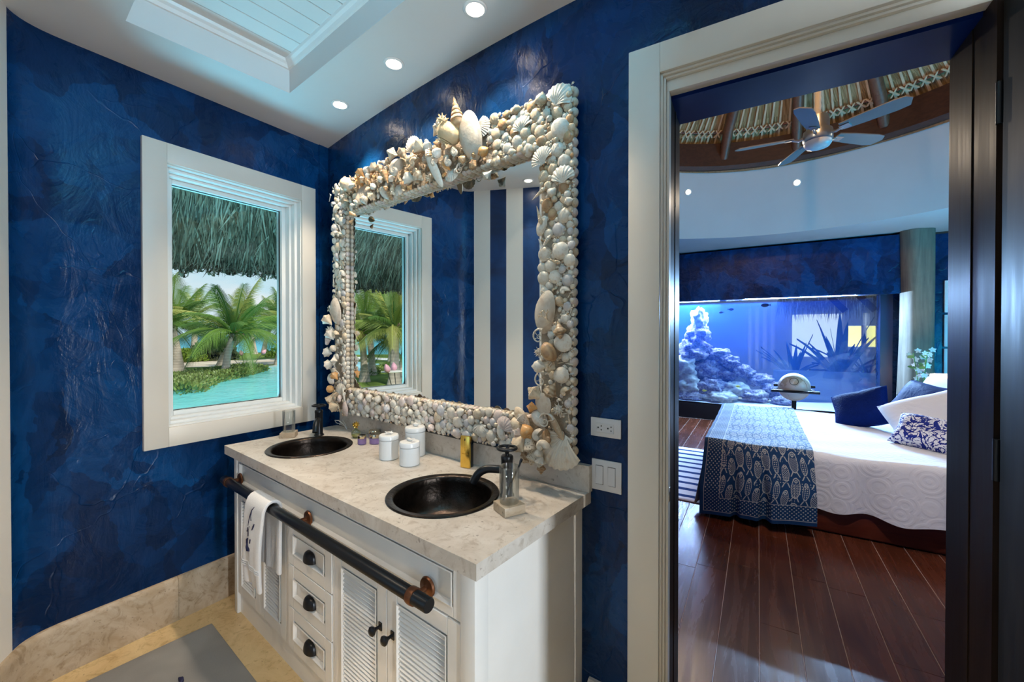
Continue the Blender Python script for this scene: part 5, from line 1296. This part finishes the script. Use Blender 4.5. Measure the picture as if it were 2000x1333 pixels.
m = MB(); pp = (Vector((0, 0, 1.45)) - gc).normalized(); pp = (pp + Vector((0, 0, .45))).normalized(); a_ = pp.orthogonal().normalized(); b_ = pp.cross(a_)
m.tube([gc + (pp * math.cos(.26) + (a_ * math.cos(2 * PI * k / 28) + b_ * math.sin(2 * PI * k / 28)) * math.sin(.26)) * .1732 for k in range(29)], .0028, 6); obj('polar_circle', m, SLOT, gl_)
m = MB(); m.tube([gc + (Vector((math.cos(q), 0, math.sin(q))) * .8 + Vector((0, -.6, 0))).normalized() * .1726 for q in [PI * k / 24 for k in range(25)]], .0014, 5); obj('meridian_line', m, plain('sepia_ink', (.2, .15, .08), .6), gl_)

# striped rug
rug = thing('striped_rug', Bp(-.95, 4.6, 0), 'flat-woven blue and white striped rug at the foot of the bed', 'rug')
t = T('striped_weave'); x, y, z = t.xyz('Object'); s_ = ((y + t.noise(30, 2) * .01) / .172).fr()
st_ = (s_ < .36).mx((s_ > .55) * (s_ < .72) * (((y / .172).fl() / 2.0).fr() > .25) * .0)
RUG = t.pbr(t.mix(st_, (.76, .77, .80), (.012, .040, .16)), .9, 0, t.bump(t.noise(160, 3), .5, .004), .1)
m = MB(Bp); m.grid(lambda a, b: (-1.95 + 1.56 * a, 3.83 + 1.80 * b, .010 + .002 * math.sin(20 * b) * math.sin(6 * a)), 20, 40); o = obj('weave', m, RUG, rug, smooth=60)
o.data.transform(Matrix.Rotation(-R(7.3), 4, 'Z')); o.rotation_euler = (0, 0, R(7.3)); md = o.modifiers.new('t', 'SOLIDIFY'); md.thickness = .008; md.offset = -1

# bedside table, lamp and orchid beyond the bed
bt = thing('bedside_table', Bp(1.72, 6.38, 0), 'dark bedside table between the bed and the trunk column', 'table')
obj('top', bx(1.42, 2.02, 6.12, 6.66, .56, .60), BEDW, bt, bevel=.004); 
for q in ((1.44, 6.14), (1.96, 6.14), (1.44, 6.60), (1.96, 6.60)): obj('leg', bx(q[0], q[0] + .04, q[1], q[1] + .04, 0, .56), BEDW, bt)
lm = thing('table_lamp', Bp(1.83, 6.42, .60), 'glowing white-shaded bedside lamp behind the pillows', 'lamp'); L0 = Bp(1.83, 6.42, .601)
obj('base', MB().lathe([(.07, 0), (.07, .012), (.03, .03), (.022, .06), (.05, .11), (.03, .15), (.010, .17), (.010, .19)], 24, L0), PORC, lm, smooth=50)
t = T('lamp_shade'); tl = t.n('BsdfTranslucent'); t.put(tl.inputs[0], (.95, .80, .66)); df = t.n('BsdfDiffuse'); t.put(df.inputs[0], (.85, .80, .74)); mx_ = t.n('MixShader'); mx_.inputs[0].default_value = .5
t.t.links.new(df.outputs[0], mx_.inputs[1]); t.t.links.new(tl.outputs[0], mx_.inputs[2]); t.t.links.new(mx_.outputs[0], t.out.inputs[0])
obj('shade', MB().lathe([(.20, .16), (.155, .40)], 36, L0, cap=False), t.m, lm, smooth=60)
light('lamp_bulb', 'POINT', L0 + Vector((0, 0, .28)), 28, (1, .66, .38), radius=.04)
orx = thing('orchid', Bp(1.56, 6.25, .60), 'potted white orchid flowering above the pillows', 'plant'); O0 = Bp(1.56, 6.25, .601)
obj('pot', MB().lathe([(.05, 0), (.065, .10), (.07, .11), (.058, .108), (.05, .09), (0, .09)], 24, O0), PORC, orx, smooth=40)
GREEN = plain('orchid_leaf', (.10, .17, .03), .4, var=.2)
PETAL = plain('orchid_petal', (.80, .78, .76), .5, Subsurface_Weight=.0)
stems = []
for k in range(3):
    a = 2.1 * k + .4; st = [O0 + Vector((math.cos(a) * .02 * i * .4, math.sin(a) * .02 * i * .4, .09 + .055 * i)) + Bp(.004 * i * (k - 1), 0, 0) for i in range(11)]; stems.append(st)
    obj('stem', MB().tube(st, .0045, 6), GREEN, orx, smooth=60)
for k in range(7):
    a = k * .9; d = Vector((math.cos(a), math.sin(a), 0)); s = Vector((-d.y, d.x, 0)); m = MB()
    m.grid(lambda u_, v_: O0 + Vector((0, 0, .10)) + d * (.22 * v_) + s * ((u_ - .5) * .075 * math.sin(PI * min(1, .12 + .88 * v_))) + Vector((0, 0, .20 * v_ - .16 * v_ * v_ + .02 * abs(u_ - .5))), 4, 8); obj('leaf', m, GREEN, orx, smooth=60)
def flower(p, nrm, r):
    m = MB(); n = nrm.normalized(); a = n.orthogonal().normalized(); b = n.cross(a)
    for k in range(5):
        th = 2 * PI * k / 5 + .2; d = a * math.cos(th) + b * math.sin(th); s = n.cross(d)
        q = [p, p + d * r * .5 + s * r * .34 + n * r * .12, p + d * r + n * r * .05, p + d * r * .5 - s * r * .34 + n * r * .12]; i_ = [m.p(x) for x in q]; m.face(*i_)
    m.ell(p + n * r * .15, (r * .16,) * 3, 6, 4); return m
for k in range(26):
    st = stems[k % 3]; p = st[10 - (k // 3) % 6] + Vector((rnd.uniform(-.05, .05), rnd.uniform(-.05, .05), rnd.uniform(-.03, .05)))
    obj('flower', flower(p, Vector((-.3 + rnd.uniform(-.7, .7), -1, rnd.uniform(-.2, .6))), rnd.uniform(.026, .036)), PETAL, orx, recalc=False)
for k in range(8):
    st = stems[k % 3]; p = st[9 - (k // 3) * 2]; d = Vector((rnd.uniform(-1, 1), rnd.uniform(-1, 0), rnd.uniform(0, .6))).normalized(); s = d.orthogonal().normalized(); m = MB(); m.grid(lambda u_, v_: p + d * (.09 * v_) + s * ((u_ - .5) * .05 * math.sin(PI * v_)), 3, 5); obj('leaf', m, GREEN, orx)

# unseen blue area lamp added at the right, where no window is built
light('bedroom_blue_fill', 'AREA', Bp(3.2, 4.9, 1.25), 165, (.01, .52, .92), Bp(0.5, 6.4, 3.0), 1.2, 1.2)
light('thatch_warm_fill', 'POINT', Bp(.3, 2.4, 4.02), 95, (1, .58, .27), radius=.06)  # hidden point lamp added to warm the thatch
light('pelmet_fill', 'AREA', Bp(.50, 7.56, 1.99), 400, (.34, .61, 1.0), Bp(.5, 5.2, .4), 1.4, .015)  # added strip under the pelmet, boosts the tank's spill onto the bed

# ------------------------------------------------------------------ the garden room seen through the water
m = MB(Bp); m.box(-3.2, 5.0, 8.85, 13.2, -.1, 0); struct('floor_garden_room', m, plain('garden_room_floor', (.5, .48, .45), .7))
m = MB(Bp); m.box(-3.2, 1.80, 12.6, 12.7, 0, 3.4); m.box(3.1, 5.5, 12.6, 12.7, 0, 3.4); m.box(1.80, 3.1, 12.6, 12.7, 0, 1.15); m.box(1.80, 3.1, 12.6, 12.7, 1.66, 3.4)
struct('wall_garden_room', m, plain('garden_room_wall', (.62, .60, .58), .8), 'pale wall of the room beyond the aquarium')
m = MB(Bp); m.box(-3.2, 5.0, 8.85, 13.2, 3.3, 3.4); struct('ceiling_garden_room', m, plain('garden_room_ceiling', (.30, .24, .16), .8))
m = MB(Bp); m.box(-3.3, -3.2, 8.85, 13.2, 0, 3.4); struct('wall_garden_left', m, plain('garden_left_wall', (.5, .52, .6), .8))
m = MB(Bp); m.box(4.95, 5.05, 8.85, 13.2, 0, 3.4); struct('wall_garden_right', m, plain('garden_right_wall', (.4, .4, .4), .8))
YEL = emis('sunlit_garden_glow', (1.0, .82, .20), 2.6); w4 = None
for k, (q0, q1) in enumerate(((1.84, 2.10), (2.18, 2.36), (2.44, 2.9))):
    m = MB(Bp); m.box(q0, q1, 12.66, 12.67, 1.16, 1.65)
    if w4 is None: w4 = struct('window_4', m, YEL, 'yellow sunlit windows beyond the aquarium')
    else: obj('bright_opening', m, YEL, w4)
for q in (1.80, 2.10, 2.36, 2.9): obj('mullion', bx(q, q + .08 if q > 1.9 else q + .04, 12.55, 12.68, 1.15, 1.66), BEAMW, w4)
m = MB(Bp); m.box(.74, 1.72, 12.58, 12.595, .9, 1.95); struct('window_5', m, emis('white_blind_glow', (.95, .95, 1.0), 1.15), 'white bright blind in the room beyond')
light('garden_room_fill', 'AREA', Bp(1.5, 10.5, 3.2), 18, (.8, .9, 1.0), Bp(1.5, 10.8, 0), 2.5, 1.5)  # added area lamp that lights the closed room beyond the tank
for k, uu in enumerate((1.45, 1.89, 2.33, 2.77)):
    b_m = MB(); b_m.tube([Bp(uu - .45, 10.25, 2.48), Bp(uu, 10.15, 1.90)], .075, 4); b_ = obj('roof_beam', b_m, BEAMW); tag(b_, ['sloping roof beam beyond the aquarium, leftmost of four', 'sloping roof beam beyond the aquarium, second from the left', 'sloping roof beam beyond the aquarium, third from the left', 'sloping roof beam beyond the aquarium, rightmost of four'][k], 'beam')
m = MB(Bp)
for k in range(700):
    u_ = rnd.uniform(.35, 3.2); L = rnd.uniform(.30, .45); z_ = rnd.uniform(2.05, 2.5); v_ = rnd.uniform(10.4, 10.7); w_ = rnd.uniform(.006, .014); sh = rnd.uniform(-.06, .06)
    a = [m.p((u_ - w_, v_, z_)), m.p((u_ + w_, v_, z_)), m.p((u_ + sh, v_ + .02, z_ - L))]; m.face(*a)
o = obj('thatch_fringe', m, plain('thatch_fringe_tan', (.36, .30, .22), .9, var=.4, scale=30), recalc=False); tag(o, 'hanging thatch fringe of the roof beyond the aquarium', 'thatch'); o['kind'] = 'stuff'
m = MB(Bp); m.box(.2, 3.6, 10.38, 10.75, 2.44, 2.6); struct('trim_5', m, BEAMW)
PLANT = plain('dark_agave_leaf', (.03, .06, .05), .5, var=.3)
def spiky(c, n, L, wd, label, cat='plant', el=(30, 85), pot=.28):
    p = thing('agave_plant', Bp(*c), label, cat); C0 = Bp(*c)
    obj('pot', MB().lathe([(pot * .7, 0), (pot, pot * 1.6), (pot * .9, pot * 1.6), (0, pot * 1.5)], 20, C0), plain('planter_grey', (.12, .14, .2), .7), p, smooth=40)
    for k in range(n):
        a = k * 2.4 + .3; e = R(el[0] + (el[1] - el[0]) * ((k * 7) % n) / n); d = Vector((math.cos(a) * math.cos(e), math.sin(a) * math.cos(e), math.sin(e))); s = Vector((-math.sin(a), math.cos(a), 0)); m = MB(); l_ = L * rnd.uniform(.7, 1.1)
        m.grid(lambda u_, v_: C0 + Vector((0, 0, pot * 1.5)) + d * (l_ * v_) + Vector((0, 0, -.25 * l_ * v_ * v_ * math.cos(e))) + s * ((u_ - .5) * wd * (1 - v_) ** .7) + Vector((0, 0, .06 * abs(u_ - .5))), 2, 6); obj('leaf', m, PLANT, p)
spiky((1.31, 9.75, .16), 16, 1.35, .19, 'big dark agave in a planter beyond the aquarium', el=(35, 85))
spiky((1.75, 9.9, .16), 24, 1.15, .06, 'dark spiky plant right of the agave beyond the aquarium', el=(15, 60))
spiky((.62, 10.0, .16), 18, .95, .13, 'low dark leafy plant left of the agave beyond the aquarium', el=(20, 75), pot=.25)
m = MB(Bp); m.box(.25, 3.4, 9.3, 9.36, 0, .78); o = obj('planter_box', m, plain('planter_wall', (.16, .20, .30), .7), bevel=.01); tag(o, 'long low planter wall beyond the aquarium', 'planter')

# ================================================================== OUTDOORS
GZ = -.30
LAWN = (lambda t: t.pbr(t.mix(t.rng(t.noise(.5, 5), .35, .65), (.085, .15, .022), (.20, .26, .055)), .9, 0, t.bump(t.noise(25, 4), .6, .05), .1))(T('lawn_grass'))
SAND = (lambda t: t.pbr(t.mix(t.rng(t.noise(.8, 6), .35, .65), (.46, .37, .28), (.62, .53, .42)), .95, 0, t.bump(t.noise(6, 5), .4, .05), .1))(T('path_sand'))
m = MB(); m.face(*[m.p((x, y, GZ)) for x, y in ((-3.2, -14), (-3.2, 26), (-44, 40), (-44, -2), (-27, -24))]); struct('lawn', m, LAWN, 'green lawn outside the window')
m = MB(); m.face(*[m.p((x, y, -1.35)) for x, y in ((-20, -900), (-20, 1200), (-2600, 1600), (-2600, -1400))])
t = T('sea_water'); x, y, z = t.xyz(); f = t.rng(x + t.noise(.02, 3) * 60, -220, -20)
struct('sea', m, t.pbr(t.mix(f, (.020, .17, .29), (.09, .44, .50)), .45, 0, t.bump(t.noise(.9, 4, .6, 0, t.map((1, .35, 1))), .25, .4), .12), 'blue-green sea reaching the horizon')
POOL = [(-3.6, -.2), (-11, 1.3), (-15.5, 2.7), (-16.8, 3.5), (-17.8, 4.8), (-18.4, 5.75), (-20.0, 6.5), (-21.6, 7.0), (-22.8, 7.7), (-23.6, 8.9), (-24.2, 10.4), (-24.6, 18), (-3.6, 18)]
m = MB(); m.face(*[m.p((x, y, GZ + .02)) for x, y in POOL])
t = T('pool_water'); struct('pool_water', m, t.pbr(t.mix(t.rng(t.noise(.35, 3), .3, .7), (.13, .60, .62), (.22, .72, .72)), .12, 0, t.bump(t.noise(1.6, 4, .6, .6), .35, .12), .25), 'turquoise swimming pool with a curved edge')
m = MB(); e_ = [Vector((x, y, GZ + .03)) for x, y in POOL[:12]]; m.tube(e_, .06, 6); struct('pool_edge', m, plain('pool_edge_stone', (.30, .34, .33), .8), smooth=60)
m = MB(); m.face(*[m.p((x, y, GZ + .012)) for x, y in ((-27.5, 4.2), (-25.6, 10.6), (-26.0, 20), (-33, 22), (-31.5, 11), (-34, 5.0))]); struct('sand_path', m, SAND, 'pale sandy path behind the pool hedge')
m = MB(); m.face(*[m.p((x, y, GZ + .012)) for x, y in ((-10.2, -6.2), (-11.5, -7.8), (-13.3, -8.4), (-13.0, -7.2), (-11.6, -6.0))]); struct('sand_patch', m, SAND)
m = MB(); m.face(*[m.p((x, y, GZ + .012)) for x, y in ((-15.8, -7.6), (-19.5, -11.5), (-26.5, -12.0), (-25, -8.5))]); struct('lagoon', m, plain('lagoon_water', (.30, .62, .68), .35), 'pale shallow lagoon seen in the mirror')
m = MB(); m.face(*[m.p((x, y, GZ + .02)) for x, y in ((-18.2, -13.8), (-27.5, -13.6), (-30, -7.5), (-32, -7.5), (-28.5, -15.2), (-18.2, -15.4))]); struct('sand_bar', m, plain('white_sand', (.75, .72, .66), .9), 'strip of white sand at the water in the mirror')

# palms
TRUNK = (lambda t: t.pbr(t.mix(((t.xyz()[2] * 52.0 + t.noise(4, 3) * 3.0).sin() * .5 + .5) * .2, t.mix(t.noise(6, 4), (.42, .35, .29), (.54, .47, .40)), (.22, .17, .13)), .9, 0, t.bump(((t.xyz()[2] * 52.0).sin()) + t.noise(20, 4), .12, .02), .1))(T('palm_trunk_bark'))
FR1 = (lambda t: t.pbr(t.mix(t.rand(), (.050, .125, .022), (.15, .25, .038)), .5, 0, None, .35))(T('palm_frond_green'))
FR2 = (lambda t: t.pbr(t.mix(t.rand(), (.34, .34, .08), (.19, .26, .05)), .55, 0, None, .3))(T('palm_frond_yellow'))
HUSK = plain('palm_husk', (.16, .12, .07), .9, var=.3, scale=20)
def frond_mesh(droop, hang, seed):
    r = random.Random(seed); m = MB(); n = 46
    def ra(t_): return Vector((t_ * (1 - .22 * droop * t_), 0, -droop * .55 * t_ ** 2.1))
    m.tube([ra(i / 12) for i in range(13)], [.016 * (1 - i / 13) + .003 for i in range(13)], 5)
    for i in range(n):
        t_ = .12 + .88 * i / (n - 1); p = ra(t_); d = (ra(min(1, t_ + .02)) - ra(t_ - .02)).normalized()
        L = .27 * math.sin(PI * (t_ * .80 + .14)) ** .7 * r.uniform(.88, 1.1)
        for s in (-1, 1):
            sd = Vector((0, s, 0)); dirv = (sd * .72 + d * .62 + Vector((0, 0, .12 - hang * .35))).normalized(); mid = p + dirv * L * .5 + Vector((0, 0, -.02 * hang)); tip = p + dirv * L + Vector((0, 0, -L * (.30 + .55 * hang) * r.uniform(.8, 1.2)))
            wv = d * .0065
            a = [m.p(p - wv), m.p(p + wv), m.p(mid + wv * .9), m.p(mid - wv * .9), m.p(tip)]
            m.face(a[0], a[1], a[2], a[3]); m.face(a[3], a[2], a[4])
    return m.mesh('frond', recalc=False)
FRM = [frond_mesh(.25, .25, 1), frond_mesh(.75, .55, 2), frond_mesh(1.25, .9, 3)]
for f_ in FRM: f_.materials.append(FR1)
def palm(base, h, lean, label, nf=18, L=2.2, r0=.17, seed=0, group=None, yellow=.2, az0=0.):
    r = random.Random(seed); B0 = Vector((base[0], base[1], GZ)); p = thing('palm_tree', B0, label, 'palm tree', group)
    top = B0 + Vector((lean[0], lean[1], h))
    pts = [B0 + Vector((lean[0] * k * k, lean[1] * k * k, h * k)) for k in [i / 14 for i in range(15)]]
    pts[0].z -= .05
    obj('trunk', MB().tube(pts, [r0 * (1 + .75 * math.exp(-7 * k / 14)) * (1 - .22 * k / 14) * (1 + .03 * (k % 2)) for k in range(15)], 14), TRUNK, p, smooth=60)
    m = MB()
    for k in range(14):
        a = k * 2.4; z = -.28 + .028 * k; d = Vector((math.cos(a), math.sin(a), 0)); m.tube([top + d * r0 * .6 + Vector((0, 0, z)), top + d * (r0 * 1.25) + Vector((0, 0, z + .16))], [.06, .03], 5)
    obj('leaf_bases', m, HUSK, p)
    for k in range(nf):
        q = k / (nf - 1); el = R(84 - 78 * q + r.uniform(-8, 8)); az = k * 2.39996 + az0 + r.uniform(-.15, .15)
        me = FRM[0 if q < .30 else (1 if q < .70 else 2)]
        o = lk(bpy.data.objects.new('frond', me)); o.parent = p; o.location = top - B0 + Vector((math.cos(az) * .06, math.sin(az) * .06, .02))
        o.rotation_euler = (r.uniform(-.25, .25), -el, az); s_ = L * r.uniform(.85, 1.1); o.scale = (s_, s_, s_)
        if r.random() < yellow: o.material_slots[0].link = 'OBJECT'; o.material_slots[0].material = FR2
    return p
palm((-20.15, 6.13), 1.78, (.15, .25), 'nearest coconut palm at the pool edge, its grey trunk rising from the hedge', 22, 2.45, .135, 1)
palm((-24.87, 7.39), 1.75, (.9, .75), 'leaning palm whose trunk crosses just left of the nearest palm', 14, 2.0, .19, 2)
palm((-24.1, 5.40), 2.1, (-.1, -.2), 'stout palm at the left side of the window, right-hand trunk of the pair', 20, 2.5, .21, 3)
palm((-24.45, 5.02), 2.3, (-.2, -.5), 'palm at the left edge of the window pane, left-hand trunk of the pair', 16, 2.5, .18, 4)
palm((-24.4, 9.94), 2.2, (.2, .4), 'palm at the right edge of the window pane beside the pool', 18, 2.5, .15, 5)
palm((-37.2, 9.32), 3.1, (.1, .1), 'slim distant palm standing beside the dark bush', 16, 2.3, .20, 6)
palm((-40.8, 14.56), 3.1, (-.3, -.4), 'slim distant palm on the shore right of the pink torches', 16, 2.4, .20, 7)
palm((-42.3, 15.99), 3.1, (.3, .9), 'distant shore palm with a leaning trunk, middle of three', 16, 2.4, .18, 8)
palm((-41.6, 16.9), 3.1, (.2, .3), 'rightmost of the three distant shore palms', 16, 2.4, .18, 9)
palm((-13.7, -5.89), 1.75, (.1, .2), 'palm with a pale trunk at the left of the view in the mirror', 20, 2.1, .13, 11, None, .35)
palm((-15.7, -7.5), 2.1, (-.1, .1), 'farther palm right behind the left one in the mirror view', 16, 2.2, .14, 12, None, .3)
palm((-12.05, -6.01), 1.9, (-.1, -.1), 'thick-trunked yellowing palm at the right of the mirror view', 22, 2.0, .16, 13, None, .6)
palm((-13.2, -7.15), 1.6, (.1, -.2), 'thin palm right behind the yellowing palm in the mirror view', 15, 1.9, .11, 14, None, .3)
palm((-21.5, -12.6), 2.6, (.4, .3), 'far palm on the white sand in the mirror view', 16, 2.4, .15, 15, None, .3)
palm((-29.5, 3.0), 3.0, (0, .4), 'bushy palm behind the left pair of palms', 18, 2.7, .18, 16)
palm((-29.0, 12.6), 2.6, (.2, .2), 'palm behind the right end of the pool', 18, 2.6, .18, 17)
# shrubs
def shrub(name, label, pts, rad, hgt, n, leaf, mat, cat='shrub', up=.4):
    p = thing(name, (pts[0][0], pts[0][1], GZ), label, cat); m = MB(); L = [Vector((a, b, 0)) for a, b in pts]
    seg = [(L[i + 1] - L[i]).length for i in range(len(L) - 1)]; tot = sum(seg)
    for _ in range(n):
        q = rnd.uniform(0, tot); i = 0
        while i < len(seg) - 1 and q > seg[i]: q -= seg[i]; i += 1
        c = L[i] + (L[i + 1] - L[i]) * (q / max(seg[i], 1e-6)); a = rnd.uniform(0, 6.283); e = math.acos(rnd.uniform(0, 1)); k = rnd.uniform(.65, 1) 
        v = Vector((math.cos(a) * math.sin(e), math.sin(a) * math.sin(e), math.cos(e))); pos = c + Vector((v.x * rad * k, v.y * rad * k, GZ + v.z * hgt * k))
        d = (v + Vector((rnd.uniform(-.8, .8), rnd.uniform(-.8, .8), rnd.uniform(-.3, .8) + up))).normalized(); s = d.orthogonal().normalized() * leaf * .28
        s = (Matrix.Rotation(rnd.uniform(0, 6.28), 3, d) @ s)
        i4 = [m.p(pos), m.p(pos + d * leaf * .5 + s), m.p(pos + d * leaf), m.p(pos + d * leaf * .5 - s)]; m.face(*i4)
    o = obj('foliage', m, mat, p, recalc=False); o['kind'] = 'stuff'
    return p
LEAF1 = plain('hedge_leaf', (.14, .20, .045), .5, var=.5, scale=3); LEAF2 = plain('bright_leaf', (.18, .27, .035), .5, var=.4, scale=2); LEAF3 = plain('dull_leaf', (.06, .08, .04), .6, var=.4, scale=2)
shrub('pool_hedge', 'low green hedge curving along the far edge of the pool', [(-15.2, 3.4), (-17.6, 4.4), (-19.3, 6.0), (-20.8, 7.0), (-22.0, 7.9)], .7, .30, 6500, .13, LEAF1, 'hedge')
shrub('low_hedge', 'bank of low green leaves behind the pool hedge', [(-17.0, 2.6), (-19.5, 4.2), (-21.5, 6.1), (-23.5, 8.0)], 1.0, .22, 6500, .15, LEAF1, 'hedge')
shrub('dark_bush', 'round dull green bush on the shore behind the nearest palm', [(-32.9, 9.0), (-33.5, 9.8)], 1.15, 1.25, 2400, .30, LEAF3)
shrub('sea_grape', 'bright green shrub left of the dull round bush', [(-32.2, 7.0), (-32.8, 8.2)], 1.0, .75, 1800, .24, LEAF2)
shrub('shore_shrub', 'line of bright shrubs on the shore at the right of the window', [(-33.5, 13.5), (-36, 18)], 1.0, .7, 2200, .24, LEAF2)
shrub('lawn_shrub', 'thin green edging at the end of the lawn in the mirror', [(-15.6, -7.3), (-19.4, -11.4)], .35, .28, 1500, .12, LEAF1)
# garden torches
PINK = plain('torch_pink', (.62, .30, .36), .5); STEELD = plain('torch_stem', (.05, .045, .04), .5)
def torch(b, d, h, label, wing=False):
    B0 = Vector((b[0], b[1], GZ)); t_ = thing('garden_torch', B0, label, 'torch'); top = B0 + Vector((d[0], d[1], h))
    obj('stem', MB().tube([B0, top], .014, 6), STEELD, t_); ax = (top - B0).normalized()
    hd = obj('bud_head', MB().lathe([(.02, -.02), (.085, .05), (.10, .11), (.075, .19), (.02, .27), (.0, .28)], 14, top, ax, rf=lambda a, hh: 1 + .10 * math.cos(3 * a)), PINK, t_, smooth=50)
    if wing: obj('white_vane', MB().ell(top + Vector((.05, .05, -.02)), (.32, .42, .035), 18, 8), plain('vane_white', (.6, .58, .52), .5), hd, smooth=60)
torch((-22.9, 7.72), (-.15, -.50), .72, 'left of three pink bud-shaped garden torches at the pool edge'); torch((-22.87, 7.80), (-.1, -.12), .70, 'middle of three pink bud-shaped garden torches at the pool edge'); torch((-22.85, 7.95), (.1, .55), .76, 'right of three pink bud-shaped garden torches at the pool edge')
torch((-10.55, -5.00), (-.25, -.10), .62, 'pink garden torch with a white vane in the mirror view', True); torch((-10.65, -4.95), (.05, .22), .60, 'pink garden torch without a vane in the mirror view')

# the thatched eave over the window
EAVES = [plain('weathered_thatch_' + n_, c_, .85, var=.25, scale=6, spec=.2) for n_, c_ in (('dark', (.12, .085, .05)), ('mid', (.29, .22, .14)), ('pale', (.50, .40, .28)))]
EAVB = plain('thatch_underlayer', (.05, .045, .03), .95)
EC = (-1.5, .2)
def eave(az, r, off=0.):   # az: degrees from -x towards +y
    a = R(az); z = 2.44 + (4.2 - r) * .42 - .0016 * max(0, -az); return Vector((EC[0] - r * math.cos(a), EC[1] + r * math.sin(a), z - off))
m = MB(); m.grid(lambda a, b: eave(-62 + 108 * a, 4.12 - 2.4 * b), 40, 6); m.grid(lambda a, b: eave(-62 + 108 * a, 4.12 - 2.4 * b, -.35), 40, 6)
th2 = thing('thatched_eave', (EC[0] - 4, EC[1], 2.2), 'shaggy grey-green thatched eave hanging over the window', 'thatch')
obj('under_layer', m, EAVB, th2, smooth=60, recalc=False)
m = MB()
for k in range(15000):
    az = rnd.uniform(-60, 45); r_ = rnd.uniform(2.1, 4.15) if k > 3500 else rnd.uniform(3.8, 4.18); L = rnd.uniform(.5, 1.1); w_ = rnd.uniform(.005, .014); m.m = rnd.choice((0, 0, 1, 1, 2))
    tw_ = rnd.gauss(-1.5, 2.2); o1 = rnd.uniform(.0, .05)
    p0 = eave(az, r_, o1 + .01); p1 = eave(az + tw_ * .5, r_ + L * .5, o1 + .03 + .04 * rnd.random()); p2 = eave(az + tw_, min(r_ + L, 4.30 + .05 * rnd.random()), o1 + .06 + .10 * rnd.random() + (.10 if r_ + L > 4.3 else 0) * rnd.random())
    s = Vector((-math.sin(R(az)) * -1, math.cos(R(az)), 0)); s = Vector((math.sin(R(az)), math.cos(R(az)), 0)) * w_
    a = [m.p(p0 - s), m.p(p0 + s), m.p(p1 + s), m.p(p1 - s), m.p(p2)]; m.face(a[0], a[1], a[2], a[3]); m.face(a[3], a[2], a[4])
o = obj('straw', m, EAVES, th2, recalc=False); o['kind'] = 'stuff'
